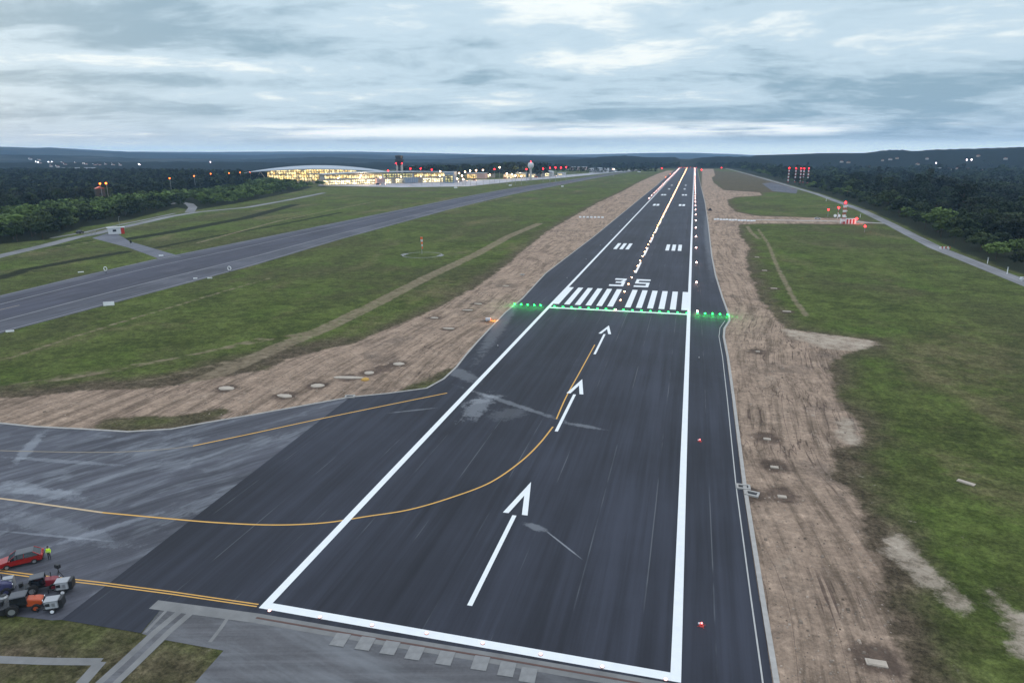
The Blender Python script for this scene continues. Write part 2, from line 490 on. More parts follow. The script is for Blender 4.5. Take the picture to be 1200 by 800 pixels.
# left wood edge, seen from the runway: beyond the service road
WOOD_L = [(-1500, -300), (-900, -100)] + [(G(p, q)[0], G(p, q)[1]) for p, q in ((-80, 300), (0, 286), (55, 281), (98, 266), (150, 258), (208, 243), (226, 247), (290, 236), (350, 224), (376, 216.5))] + [
    (-520, 760), (-640, 830), (-820, 1030), (-1100, 1150), (-1700, 1300), (-2200, 1300), (-2200, -300)]
def inside(poly, x, y):
    r = np.zeros(np.shape(x), bool); n = len(poly)
    for i in range(n):
        x0, y0 = poly[i]; x1, y1 = poly[(i + 1) % n]
        if y0 == y1: continue
        c = ((y0 > y) != (y1 > y)) & (x < (x1 - x0) * (y - y0) / (y1 - y0) + x0)
        r ^= c
    return r
def seg_dist(line, x, y, closed=False):
    d = np.full(np.shape(x), 1e9); n = len(line)
    for i in range(n if closed else n - 1):
        x0, y0 = line[i]; x1, y1 = line[(i + 1) % n]
        dx, dy = x1 - x0, y1 - y0; l2 = dx * dx + dy * dy + 1e-9
        t = np.clip(((x - x0) * dx + (y - y0) * dy) / l2, 0, 1)
        d = np.minimum(d, np.hypot(x - x0 - t * dx, y - y0 - t * dy))
    return d
def sdf(poly, x, y, lim=30.0):
    xs = [p[0] for p in poly]; ys = [p[1] for p in poly]
    out = np.full(np.shape(x), -lim)
    k = (x > min(xs) - lim) & (x < max(xs) + lim) & (y > min(ys) - lim) & (y < max(ys) + lim)
    if k.any():
        d = seg_dist(poly, x[k], y[k], True)
        out[k] = np.clip(np.where(inside(poly, x[k], y[k]), d, -d), -lim, lim)
    return out

# hills: ridge lines measured as (pixel column, pixel row) at a distance
RIDGES = [
    (12500, 2600, [(-300, 172), (0, 173), (80, 174), (150, 178), (250, 178.5), (330, 177.8), (420, 178), (480, 179), (560, 181), (640, 181.5), (700, 181), (760, 179.6), (810, 179.3), (860, 181), (900, 183), (1500, 184)], 25),
    (8200, 1900, [(-300, 174), (0, 172.5), (45, 174), (60, 173.2), (95, 176.5), (150, 178.5), (210, 180.5), (300, 182), (360, 180.5), (430, 181), (480, 183), (560, 181.8), (620, 182.5), (700, 184.5), (760, 187), (1500, 187)], 30),
    (5200, 1300, [(-300, 184), (0, 182.5), (100, 184), (170, 186.5), (300, 187.5), (380, 185), (440, 187.5), (520, 188), (560, 184.8), (610, 183.5), (660, 185), (720, 186.5), (850, 187), (1500, 186)], 25),
    (3300, 650, [(-300, 194), (0, 193), (200, 192), (420, 192), (640, 191), (690, 187.2), (720, 184.6), (738, 184.4), (741, 183.4), (748, 184.2), (770, 184.6), (792, 184.4), (797, 186.8), (808, 187.4), (815, 185.6), (828, 184.8), (842, 183.6), (858, 185), (880, 184), (886, 182.2), (930, 181), (960, 179.8), (1010, 179.6), (1040, 178.4), (1056, 177.4), (1068, 179), (1130, 176.6), (1200, 174.6), (1500, 172)], 8)]
AZ0 = math.pi / 2 + YAW
def azimuth_of_px(px):
    x, y, z = ray(px, 182); return math.atan2(y, x)
RID = []
for D, W, prof, nz in RIDGES:
    az = np.array([azimuth_of_px(p) for p, q in prof]); tz = []
    for p, q in prof:
        x, y, z = ray(p, q); tz.append(z / math.hypot(x, y))
    o = np.argsort(az); RID.append((D, W, az[o], np.array(tz)[o], nz))
def terr(x, y):
    """height of the land"""
    x = np.asarray(x, float); y = np.asarray(y, float)
    r = np.hypot(x - CAM[0], y - CAM[1]); az = np.arctan2(y - CAM[1], x - CAM[0])
    z = np.zeros(r.shape)
    xr = poly_x(ROAD_R, y)
    z -= 10.0 * sstep(x - xr, 10, 190)
    xl = np.interp(y, [54, 96, 170, 265, 322, 350, 615, 900], [-330, -350, -378, -410, -440, -455, -480, -640])
    z -= 7.0 * sstep(xl - 25 - x, 0, 200) * (1 - sstep(y, 700, 900))
    z -= 28.0 * sstep(r, 2450, 2750)
    for D, W, a, tz, nz in RID:
        h = CAM[2] + np.interp(az, a, tz) * D
        lo = -28.0
        k = np.exp(-((r - D) / W) ** 2)
        rough = (fbm(x / 420, y / 420, 4, int(D) % 97) - .5) * nz
        hh = lo + (h - lo) * k + rough * k * sstep(np.abs(r - D), 60, W * .8)
        z = np.where(r > 2450, np.maximum(z, hh * sstep(r, 2450, 2900) + z * (1 - sstep(r, 2450, 2900))), z)
    return z
def T1(x, y): return float(terr(np.array([x]), np.array([y]))[0])
def P(px, py, extra=0.0):
    z = 0.0
    for _ in range(6):
        x, y = G(px, py, z); z = T1(x, y)
    return x, y, z

# ------------------------------------------------------------------ ground and hills
def grid_mesh(name, X, Y, Z, mat, attrs=None):
    nr, na = X.shape
    v = np.stack([X, Y, Z], -1).reshape(-1, 3).astype(np.float32)
    i = np.arange(nr - 1)[:, None] * na + np.arange(na - 1)[None, :]
    q = np.stack([i, i + na, i + na + 1, i + 1], -1).reshape(-1, 4).astype(np.int32)
    return raw_mesh(name, v, q, mat, attrs, True)
def raw_mesh(name, v, q, mats, attrs=None, smooth=False, mi=None):
    me = bpy.data.meshes.new(name)
    nq = len(q)
    me.vertices.add(len(v)); me.vertices.foreach_set('co', np.ascontiguousarray(v, np.float32).ravel())
    me.loops.add(nq * 4); me.loops.foreach_set('vertex_index', np.ascontiguousarray(q, np.int32).ravel())
    me.polygons.add(nq); me.polygons.foreach_set('loop_start', np.arange(nq, dtype=np.int32) * 4)
    if smooth: me.polygons.foreach_set('use_smooth', np.ones(nq, bool))
    for m in (mats if isinstance(mats, (list, tuple)) else [mats]): me.materials.append(m)
    if mi is not None: me.polygons.foreach_set('material_index', mi)
    me.update(calc_edges=True)
    for k, a in (attrs or {}).items():
        at = me.attributes.new(k, 'FLOAT', 'POINT'); at.data.foreach_set('value', np.ascontiguousarray(a, np.float32).ravel())
    o = bpy.data.objects.new(name, me); COL.objects.link(o)
    return o

az = AZ0 + np.radians(np.linspace(72, -72, 900))
rs = [4.0]
while rs[-1] < 2500: rs.append(rs[-1] + max(1.1, rs[-1] * .0125))
rg = np.array(rs)
RR, AA = np.meshgrid(rg, az, indexing='ij')
X = CAM[0] + RR * np.cos(AA); Y = CAM[1] + RR * np.sin(AA)
Z = terr(X, Y)
dirt = np.maximum(sdf(DIRT_R, X, Y), sdf(DIRT_L, X, Y))
dirt = np.minimum(dirt, -sdf(GREEN_P, X, Y))
brown = np.max([sdf(p, X, Y) for p in BROWN], 0)
pale = np.max([sdf(p, X, Y) for p in PALE], 0)
worn = np.max([sdf(p, X, Y) for p in WORN], 0)
near = RR < 1500
def lines(ls):
    out = np.full(X.shape, -30.0)
    for l, w in ls:
        out[near] = np.maximum(out[near], np.clip(w / 2 - seg_dist(GS(l), X[near], Y[near]), -30, 30))
    return out
track = lines(TRACKS); bank = lines(BANKS)
wood = np.maximum(sdf(WOOD_L, X, Y), np.clip(X - poly_x(ROAD_R, Y) - 7, -30, 30))
wood = np.maximum(wood, np.clip((RR - 2300) / 10, -30, 30))

PITS = [(265, 455), (372, 452), (408, 442.5), (433, 437), (467, 426.5), (526, 385), (548.5, 363.5), (509, 372.5), (560, 356), (334, 464), (899, 513), (907, 545), (916, 580), (880, 579), (1027, 772), (888, 412), (572, 376), (887, 301), (896, 317), (907, 338), (922, 365), (448, 432)]
mud = np.full(X.shape, -30.0); nr_ = RR < 700
for p_ in PITS:
    gx, gy = G(*p_); mud[nr_] = np.maximum(mud[nr_], 2.6 - np.hypot(X[nr_] - gx, (Y[nr_] - gy)))
def ground_mat():
    m, t, b = nt('airfield_ground'); n = N(t)
    p = n.pos()
    A = {k: n.attr(k) for k in ('dirt', 'brown', 'pale', 'worn', 'track', 'bank', 'wood', 'mud')}
    nb = n.noise(p, .012, 5, .6); nm = n.noise(p, .07, 6, .62); nf = n.ss(n.noise(p, .30, 9, .80), .35, .65); nx = n.ss(n.noise(p, 1.3, 7, .85), .36, .64)
    cross = n.noise(n.vmul(p, (.035, .012, 1)), 1, 5, .6, .4)
    def thr(a, soft, amp, src=nm, bias=0.0):
        v = n.math('ADD', a, n.math('MULTIPLY_ADD', src, 2 * amp, bias - amp))
        return n.ss(v, -soft, soft)
    # grass
    gs = n.noise(p, .055, 12, .84)
    gt = n.noise(n.vadd(n.vmul(p, (.7, 1.6, 1)), (90.0, 20.0, 0.0)), .12, 11, .82)
    g = n.mix(n.ss(gs, .38, .62), (.042, .054, .014), (.092, .115, .030))
    g = n.mix(n.ss(nb, .44, .60, 0, .8), g, n.mix(gt, (.030, .034, .012), (.085, .085, .036)))
    g = n.mix(n.ss(n.noise(p, .022, 9, .72), .50, .66, 0, .8), g, (.070, .104, .020))
    g = n.mix(n.ss(n.math('MULTIPLY_ADD', cross, .6, n.math('MULTIPLY', gt, .4)), .52, .64, 0, .8), g, (.130, .112, .055))
    g = n.mix(n.ss(gt, .55, .66, 0, .6), g, (.024, .031, .011))
    g = n.mul(g, n.math('MULTIPLY_ADD', nf, .80, .74))
    g = n.mul(g, n.math('MULTIPLY_ADD', nx, .80, .66))
    # dry / dead grass
    dry = n.mix(nf, (.052, .040, .026), (.150, .112, .078))
    dry = n.mul(dry, n.math('MULTIPLY_ADD', nx, 1.1, .45))
    c = n.mix(n.math('MULTIPLY', thr(A['worn'], 4, 8), .8), g, dry)
    c = n.mix(n.math('MULTIPLY', thr(A['brown'], 5, 9), .85), c, dry)
    c = n.mix(n.ss(n.math('ADD', A['dirt'], n.math('MULTIPLY_ADD', nm, 16.0, -8.0)), -9, 1, 0, .8), c, dry)
    # tall vegetation on the banks
    c = n.mix(n.math('MULTIPLY', thr(A['bank'], 1.4, 2.6, n.noise(p, .12, 6, .7)), .9), c, n.mix(nf, (.007, .010, .005), (.020, .026, .012)))
    # wheel tracks through the grass
    tk = n.math('MULTIPLY', thr(A['track'], .5, 1.3, n.noise(p, .25, 5, .7)), n.ss(n.noise(n.vmul(p, (.5, .5, 1)), 1, 5, .7), .30, .56, .15, .8))
    c = n.mix(tk, c, n.mix(nf, (.20, .155, .10), (.31, .25, .17)))
    # bare earth
    warp = n.mul(n.noise(p, .006, 2, .5, 0, True), 34.0)
    pw = n.vadd(p, warp)
    s1 = n.noise(n.vmul(pw, (.50, .020, 1)), 1, 7, .68)
    s2 = n.noise(n.vmul(pw, (2.4, .06, 1)), 1, 5, .65)
    lump = n.noise(p, .11, 12, .82)
    sx = n.math('ADD', n.math('MULTIPLY', s1, .55), n.math('ADD', n.math('MULTIPLY', s2, .25), n.math('MULTIPLY', lump, .30)))
    d = n.mix(n.ss(sx, .42, .62), (.138, .102, .073), (.335, .246, .181))
    d = n.mix(n.ss(n.noise(n.vmul(p, (1, .45, 1)), .14, 12, .82), .54, .70, 0, .75), d, (.37, .292, .225))
    d = n.mix(n.ss(n.noise(p, .05, 7, .7), .52, .68, 0, .7), d, (.135, .105, .083))
    d = n.mix(n.ss(n.noise(n.vadd(p, (40.0, 9.0, 0.0)), .085, 7, .75), .57, .72, 0, .75), d, (.072, .056, .040))
    d = n.mul(d, n.math('MULTIPLY_ADD', nf, .48, .86))
    d = n.mul(d, n.math('MULTIPLY_ADD', nx, .46, .84))
    dm = thr(A['dirt'], .9, 5.0, n.noise(p, .09, 8, .76))
    c = n.mix(dm, c, d)
    # rutted wheel lines in the earth
    ry = n.noise(n.vmul(pw, (.62, .0045, 1)), 1, 2, .5)
    rut = n.math('MULTIPLY', n.ss(n.math('ABSOLUTE', n.math('SUBTRACT', ry, .5)), .0, .020, 1, 0), dm)
    rut = n.math('MULTIPLY', rut, n.ss(n.noise(p, .03, 4, .6), .42, .58, 0, .8))
    c = n.mix(rut, c, (.080, .054, .044))
    # dug over soil round the pits
    c = n.mix(n.math('MULTIPLY', thr(A['mud'], .8, 2.2, n.noise(p, .35, 6, .75)), .8), c, n.mix(nf, (.050, .036, .028), (.130, .092, .072)))
    # chalky patches
    pm = n.math('MULTIPLY', thr(A['pale'], .9, 4.2, n.noise(p, .20, 8, .80)), n.ss(nf, .1, .52, .55, .95))
    c = n.mix(pm, c, n.mix(nf, (.33, .265, .20), (.50, .42, .33)))
    # scattered chalk crumbs in the grass beside the earth
    cr = n.math('MULTIPLY', n.ss(n.noise(p, .45, 6, .80), .62, .69), n.ss(n.math('MAXIMUM', A['brown'], A['pale']), -16, 0))
    c = n.mix(n.math('MULTIPLY', cr, .7), c, (.34, .29, .23))
    # wood floor
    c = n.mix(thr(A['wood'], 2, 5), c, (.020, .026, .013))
    n.link(c, b.inputs['Base Color'])
    b.inputs['Roughness'].default_value = .95
    b.inputs['Specular IOR Level'].default_value = .1
    bp = n.new('ShaderNodeBump'); bp.inputs['Strength'].default_value = .7; bp.inputs['Distance'].default_value = .4
    n.link(n.math('ADD', n.math('MULTIPLY', nf, 1.0), n.math('MULTIPLY', s1, n.math('MULTIPLY', dm, 1.5))), bp.inputs['Height'])
    n.link(bp.outputs[0], b.inputs['Normal'])
    return m
o = grid_mesh('ground', X, Y, Z, ground_mat(), dict(dirt=dirt, brown=brown, pale=pale, worn=worn, track=track, bank=bank, wood=wood, mud=mud))
o['kind'] = 'structure'

rs2 = [rg[-1]]
while rs2[-1] < 14200: rs2.append(rs2[-1] * 1.0085)
R2, A2 = np.meshgrid(np.array(rs2), az, indexing='ij')
X2 = CAM[0] + R2 * np.cos(A2); Y2 = CAM[1] + R2 * np.sin(A2); Z2 = terr(X2, Y2)
tree_top = (vnoise(X2 / 17, Y2 / 17, 5) * 6 + vnoise(X2 / 60, Y2 / 60, 6) * 5) * sstep(R2, 2600, 2900) * (1 - .5 * sstep(R2, 5000, 9000))
clear = sstep(fbm(X2 / 520, Y2 / 520, 4, 31), .50, .56)
field_x, field_y = G(806, 190.5, -10)[0], 0
fld = sdf(GS([(797, 185.5), (815, 185.5), (822, 193.5), (790, 193.5)], 10), X2, Y2, 200)
Z2 = Z2 + tree_top * (1 - clear * .9)
def hill_mat():
    m, t, b = nt('wooded_hills'); n = N(t); p = n.pos()
    a = n.attr('clear')
    nf = n.noise(p, .02, 6, .7); nb = n.noise(p, .002, 5, .6)
    wd = n.mix(nf, (.008, .011, .009), (.024, .028, .020))
    fd = n.mix(n.noise(p, .004, 3, .5), (.050, .062, .034), (.12, .105, .08))
    c = n.mix(n.math('MULTIPLY', a, n.ss(nb, .42, .6, .25, .9)), wd, fd)
    n.link(c, b.inputs['Base Color']); b.inputs['Roughness'].default_value = 1; b.inputs['Specular IOR Level'].default_value = 0
    return m
clr = clear * .55 * sstep(R2, 3600, 4600) + sstep(fld, -30, 30) * .8 * (R2 < 4200)
o = grid_mesh('hills', X2, Y2, Z2, hill_mat(), dict(clear=clr)); o['kind'] = 'structure'

# ------------------------------------------------------------------ pavements
YF = 2250.0
SH_L = [(-33, YF), (-34.9, 1436), (-33, 900), (-34, 576), (-34.5, 200), (-35.8, 90), (-36.1, 64)] + GS([(612, 350), (592, 366.5), (578, 381), (560, 400), (546, 416), (535, 430), (520, 444), (500, 455), (455, 461), (410, 465.5)])
SH_R = [(30.8, -215), (30.8, -153), (30.7, -141), (30.6, -114), (31.0, -75), (31.2, -45), (31.0, -25), (31.6, -15), (33.3, -6), (33.6, 0), (32.6, 30), (31.6, 75), (31.4, 130), (32.6, 300), (33.5, 510), (32.0, 1200), (32.0, YF)]
RUN = [p for p in SH_L] + GS([(128, 683), (72, 726), (165, 741.5), (190, 712), (300, 722), (430, 744), (590, 770), (745, 796)])
bx, by = G(745, 796)
RUN += [(26, -160.6), (26, -215)] + SH_R
mb = MB(); mb.sheet(RUN, .03); run = mb.flat('runway', M['runway'])
TX = GS([(410, 465.5), (300, 485.5), (250, 494), (200, 503), (150, 506), (100, 503), (40, 500), (0, 496), (-90, 488), (-90, 715), (0, 719.5), (61, 726.5), (72, 726), (128, 683)])
mb = MB(); mb.sheet(TX, .025); mb.flat('taxiway', M['taxiway'])
ST = GS([(190, 712), (300, 722), (430, 744), (590, 770), (745, 796)]) + [(26, -160.6), (26, -215), (-40, -215)] + GS([(228, 800), (262, 762), (185, 748), (166, 742)])
mb = MB(); mb.sheet(ST, .022); mb.flat('stopway', M['stopway'])
PT_lo = [(-164, -110), (-166, -37), (-167, 2), (-169, 58), (-178, 156), (-190, 380), (-193, 616), (-183, 881), (-166, 1300), (-150, 1572), (-110, 2100)]
PT_up = [(-205, -110), (-223, 18), (-228, 67), (-229, 145), (-231, 253), (-236, 480), (-237, 583), (-234, 788), (-210, 1056), (-180, 1500), (-124, 2070)]
mb = MB(); mb.sheet(PT_lo + PT_up[::-1], .02); mb.flat('parallel_taxiway', M['parallel'])
_o = lambda f: [(a[0] * (1 - f) + b[0] * f, a[1] * (1 - f) + b[1] * f) for a, b in zip(PT_lo, PT_up)]
mb = MB(); mb.sheet(_o(.30) + _o(.88)[::-1], .026); mb.flat('taxiway_centre_lane', asphalt('worn_taxiway_lane', (.036, .037, .052), R(0), False, .3, (.13, .125, .15), R(90))[0])
AP = GS([(372, 217.5), (470, 219.5), (548, 218.5), (600, 213), (662, 208), (758, 198.5), (720, 199.5), (690, 203), (640, 206.5), (600, 209.5), (530, 212), (470, 214), (380, 215)])
mb = MB(); mb.sheet(AP, .012); mb.flat('apron', M['apron'])
LK = GS([(530, 224), (575, 219), (600, 215), (630, 214), (622, 219), (590, 226)])
mb = MB(); mb.strip(ROAD_L, 8.0, .02); mb.flat('service_road', M['road'])
mb = MB(); mb.strip(GS([(222, 249), (226, 243), (222, 239), (211, 237), (200, 239)]), 8.0, .026); mb.flat('wood_road', M['road'])
mb = MB(); mb.strip(GS([(60, 279), (100, 272), (125, 266.5), (165, 258.5), (205, 250)]), 3.2, .016); mb.flat('verge_path', M['road'])
mb = MB(); mb.sheet(GS([(108, 279), (133, 271), (152, 283), (200, 297), (215, 301), (186, 303), (150, 290)]), .024); mb.flat('link_road', M['road_dark'])
mb = MB(); mb.strip(ROAD_R, [7.0] * len(ROAD_R), .02); mb.flat('perimeter_road', M['road'])
mb = MB(); mb.strip(GS([(886, 257.5), (945, 258.5), (975, 259), (1012, 260.5), (1040, 262)]), 4.0, .015); mb.flat('access_track', M['concrete'])
mb = MB(); mb.sheet(GS([(893, 215), (905, 214), (935, 222), (933, 227), (905, 224)]), .015); mb.flat('old_pavement_patch', M['parallel'])

# gutters: real concrete edges standing a little above the asphalt
mb = MB(); mb.curb([(x + .35, y) for x, y in SH_R], .55, 0, .13); mb.flat('gutter_right', M['pale_concrete'])
mb = MB(); mb.curb([(x - .9, y) for x, y in SH_R[:9]], .16, .03, .07); mb.flat('gutter_inner_edge', M['concrete'])
mb = MB(); mb.curb(SH_L, .45, 0, .12); mb.curb(TX[:9], .5, 0, .12); mb.flat('gutter_left', M['pale_concrete'])
# concrete strip below the near end of the runway
st1 = GS([(180, 708), (300, 724), (430, 746.5), (590, 773), (745, 800), (860, 820)])
mb = MB(); mb.strip(st1, 1.5, .036); mb.flat('concrete_strip', M['worn_concrete'])
mb = MB(); mb.curb([(x, y + .05) for x, y in st1[1:]], .22, .03, .06); mb.flat('drain_channel', M['red_drain'])
mb = MB()
for dx_ in (-7.5, 7.5): mb.strip(GS([(222 + dx_, 713), (190 + dx_ * 1.1, 740), (150 + dx_ * 1.25, 778), (110 + dx_ * 1.4, 815)]), .75, .034)
sl_ = MB(); sl_.strip(GS([(222, 713), (190, 740), (150, 778), (110, 815)]), 2.3, .030); sl_.flat('cable_trench_cover', M['stopway'])

mb.strip(GS([(268, 722), (258, 737), (246, 752)]), .4, .033); mb.strip(GS([(197, 713), (170, 741)]), .35, .0345)
mb.strip(GS([(-60, 768), (0, 772.5), (60, 774.5), (118, 775)]), 1.0, .02); mb.strip(GS([(118, 775), (96, 800), (85, 812)]), 1.2, .021)
mb.flat('concrete_path', M['worn_concrete'])
pads = [(398.6, 749.6), (428, 754), (457, 759), (486, 765), (522, 771), (563, 777), (594, 784), (619, 791)]
for i, p in enumerate(pads):
    x, y = G(*p); q = MB(); q.box((0, 0, .05), (1.55, 1.9, .06), 0, R(3))
    o = q.build('concrete_pad', M['pad_concrete'], None, (x, y, .01), bevel=.015)
    tag(o, f'{ORD[i]} square concrete pad from the left below the near runway end bar', 'concrete pad', 'concrete pads along the drain')

# ------------------------------------------------------------------ markings
ZM = .05
mb = MB()
for sx in (-1, 1):
    mb.sheet([(sx * 21.5, -156), (sx * 22.5, -156), (sx * 22.5, 2240), (sx * 21.5, 2240)], ZM)
mb.flat('side_stripe_marking', M['white_paint'])
mb = MB(); mb.sheet([(-21.498, -156), (21.498, -156), (21.498, -154.9), (-21.498, -154.9)], ZM); mb.flat('end_bar_marking', M['white_paint'])
mb = MB(); mb.sheet([(-21.498, -.6), (21.498, -.6), (21.498, .9), (-21.498, .9)], ZM)
for i in range(6):
    a = 1.9 + 3.55 * i; b = a + 1.85 if i < 5 else 21.498
    for s in (-1, 1): mb.sheet([(s * a, 6), (s * b, 6), (s * b, 36), (s * a, 36)], ZM)
mb.flat('threshold_marking', M['white_paint'])
mb = MB()
def rects(ox, oy, rs_):
    for x0, x1, y0, y1 in rs_: mb.sheet([(ox + x0, oy + y0), (ox + x1, oy + y0), (ox + x1, oy + y1), (ox + x0, oy + y1)], ZM)
W, Hh, sv, sh = 5.4, 16.5, 1.15, 3.0
rects(-7.5, 42, [(0, W, 0, sh), (.9, W, Hh - sh, Hh), (1.8, W, 6.9, 9.7), (W - sv, W, sh, 6.9)])
mb.sheet([(-7.5 + W - sv, 42 + Hh - sh), (-7.5 + W, 42 + Hh - sh), (-7.5 + W - .55, 51.7), (-7.5 + W - 1.9, 51.7)], ZM)
rects(1.7, 42, [(0, W, 0, sh), (0, W, Hh - sh, Hh), (0, W, 7.0, 9.8), (W - sv, W, sh, 7.0), (0, sv, 9.8, Hh - sh)])
mb.flat('runway_number_marking', M['white_paint'])
mb = MB()
for s in (-1, 1):
    for k in range(3): rects(0, 0, [(min(s * a, s * b), max(s * a, s * b), 145, 169.5) for a, b in ((9.2 + 3.1 * k, 11.0 + 3.1 * k),)])
    for yy, nn in ((459, 2), (628, 2), (770, 1), (889, 1)):
        for k in range(nn): rects(0, 0, [(min(s * a, s * b), max(s * a, s * b), yy, yy + 23) for a, b in ((9.2 + 3.3 * k, 11.6 + 3.3 * k),)])
mb.flat('touchdown_zone_marking', M['white_paint'])
mb = MB(); y0 = 73
while y0 < 2200: rects(0, 0, [(-.45, .45, y0, y0 + 30)]); y0 += 51
mb.flat('centre_line_marking', M['white_paint'])
for k, y0 in enumerate((-150, -99.7, -49.6)):
    mb = MB(); rects(-.2, 0, [(-.29, .29, y0, y0 + 20)])
    t_ = y0 + 30.2; hl = 9.8
    for s in (-1, 1):
        mb.sheet([(-.2, t_), (-.2 + s * 1.75, t_ - hl), (-.2 + s * .95, t_ - hl), (-.2, t_ - 4.4)], ZM)
    mb.flat('arrow_marking', M['white_paint'])
def smooth_line(pts, n=10):
    P_ = [Vector(p) for p in pts]; out = []
    for i in range(len(P_) - 1):
        a, b, c, d = P_[max(i - 1, 0)], P_[i], P_[i + 1], P_[min(i + 2, len(P_) - 1)]
        for k in range(n):
            t = k / n
            out.append(.5 * ((2 * b) + (c - a) * t + (2 * a - 5 * b + 4 * c - d) * t * t + (3 * b - a - 3 * c + d) * t ** 3))
    out.append(P_[-1]); return [(p.x, p.y) for p in out]
mb = MB()
Y1 = smooth_line(GS([(120, 600.5), (180, 606), (250, 612), (320, 615), (380, 612.5), (430, 605), (480, 597), (530, 582.5), (575, 565), (610, 541), (632, 520), (648, 500)]))
mb.strip(Y1, .28, .045)
mb.strip(smooth_line(GS([(652, 491), (664, 464), (680, 435), (697, 404)])), .26, .0455)
mb.strip(smooth_line(GS([(226, 522.5), (300, 507), (360, 494), (440, 477.5), (524, 460.5)])), .32, .046)
mb.strip(GS([(-60, 660), (30, 672), (120, 682.5), (200, 693), (303, 708)]), .17, .0445)
mb.strip(GS([(-60, 662.8), (30, 675), (120, 685.4), (200, 695.9), (301, 710.6)]), .17, .0447)
mb.flat('taxi_line_marking', M['yellow_paint'])
mb = MB(); mb.strip(smooth_line(GS([(-60, 578), (0, 584), (60, 592), (120, 600.5)])), .36, .046); mb.flat('dusty_taxi_line_marking', simple('dusty_yellow_paint', (.48, .36, .22), .7, 0, .25, .3))
mb = MB(); mb.strip(smooth_line(GS([(-60, 526), (0, 528), (110, 530), (180, 527.5), (226, 522.5)])), .22, .044)
mb.flat('worn_taxi_line_marking', M['pale_yellow'])
mb = MB()
mid = [((a[0] + b[0]) / 2, (a[1] + b[1]) / 2) for a, b in zip(PT_lo, PT_up)]
def off(f): return [(a[0] * (1 - f) + b[0] * f, a[1] * (1 - f) + b[1] * f) for a, b in zip(PT_lo, PT_up)]
for f, w in ((.03, .5), (.28, .6), (.72, .6), (.97, .5)): mb.strip(smooth_line(off(f), 4), w, .034)
mb.flat('taxiway_edge_marking', M['pale_paint'])
mb = MB(); mb.strip(GS([(-20, 368.5), (0, 363), (23, 357.5)]), .5, .036); mb.flat('taxiway_centre_marking', M['pale_yellow'])

# ------------------------------------------------------------------ runway lights
def inset(lens, r=.30):
    q = MB(); q.lathe([(r * 1.15, 0), (r * 1.1, .04), (r * .6, .07)], n=10)
    o = q.build('inset_light', M['dark_metal'])
    e = MB(); e.lathe([(r, .045), (r * .95, .12), (r * .45, .20)], n=10); e.build('lens', lens, o)
    return o
def elevated(lens, r=.24, h=.32):
    q = MB(); q.lathe([(.2, 0), (.2, .04), (.06, .06), (.05, h), (.12, h + .02)], n=8)
    o = q.build('edge_light', M['dark_metal'])
    e = MB(); e.lathe([(r * .7, h + .021), (r, h + .18), (r * .8, h + .34), (r * .2, h + .44)], n=10); e.build('lens', lens, o)
    return o
c0 = inset(M['l_white'], .25); c0.name = 'centreline_light'
tag(c0, 'first white centreline light just beyond the green threshold row', 'runway light', 'runway centreline lights'); c0.location = (-.55, 1.7, .045)
NC = 148
for k in range(1, NC):
    lb = (f'{ORD[k]} white centreline light beyond the green threshold row' if k < 20 else 'distant white centreline light merged into the bright line along the runway middle')
    dup(c0, (-.55, 1.7 + 15 * k, .045), 0, lb)
e0 = elevated(M['l_edge'], .26); e0.name = 'runway_edge_light'
tag(e0, 'first lit edge light beside the green threshold on the right runway side', 'runway light', 'right runway edge lights'); e0.location = (24.5, 3.0, .03)
for k in range(1, 44):
    lb = (f'{ORD[k]} lit edge light beyond the threshold on the right runway side' if k < 16 else 'distant lit edge light merged into the bright row on the right runway side')
    dup(e0, (24.5, 3 + 51 * k, .03), 0, lb)
for k in range(11, 44):
    lb = (f'{ORD[k - 11]} lit edge light of the pinkish row on the left runway side' if k < 24 else 'distant lit edge light merged into the bright row on the left runway side')
    d = dup(e0, (-24.6, 3 + 51 * k, .03), 0, lb); d['group'] = 'left runway edge lights'
off0 = elevated(simple('unlit_lens', (.35, .35, .36), .3), .17, .25); off0.name = 'unlit_edge_light'
tag(off0, 'unlit edge light on the left shoulder, nearest one beside the arrow', 'runway light', 'unlit left edge lights'); off0.location = (-25.2, -49, .03)
for k in range(1, 9):
    dup(off0, (-25.2, -49 + 51 * k, .03), 0, f'{ORD[k]} unlit edge light along the left shoulder counted from the near arrow')
x_, y_ = G(819, 421); dup(off0, (x_, y_, .03), 0, 'unlit edge light on the right shoulder just below the green wing bar')
g0 = inset(M['l_green'], .33); g0.name = 'threshold_light'
tag(g0, 'first green threshold light from the left in the row across the runway', 'threshold light', 'green threshold lights'); g0.location = (-20.3, 1.9, .045)
GL = [(-20.3, 1.9)]
for k in range(1, 16):
    x = -20.3 + 2.78 * k; GL.append((x, 1.9)); dup(g0, (x, 1.9, .045), 0, f'{ORD[k]} green threshold light from the left in the row across the runway')
w0 = elevated(M['l_green'], .27, .22); w0.name = 'wing_bar_light'
tag(w0, 'first green wing bar light outwards on the right shoulder', 'threshold light', 'green wing bar lights'); w0.location = (24.6, .8, .03)
WL = [(24.6, .8)]
for s in (1, -1):
    for k in range(5):
        if s == 1 and k == 0: continue
        x = s * (24.6 + 2.2 * k); WL.append((x, .8))
        dup(w0, (x, .8, .03), 0, f'{ORD[k]} green wing bar light outwards on the {"right" if s > 0 else "left"} shoulder')
for x, y in GL[::2]: lamp('green_lamp', (x + .7, y, .9), (.02, 1, .12), 190, None, .25)
for x, y in WL: lamp('green_lamp', (x, y - .3, 1.1), (.02, 1, .12), 330, None, .25)
for k in range(12): lamp('warm_lamp', (-.55, 1.7 + 15 * k - .6, .6), (1, .5, .22), 26, None, .2)
for k in range(8): lamp('warm_lamp', (24.5, 3 + 51 * k - .7, .9), (1, .6, .5), 40, None, .2)
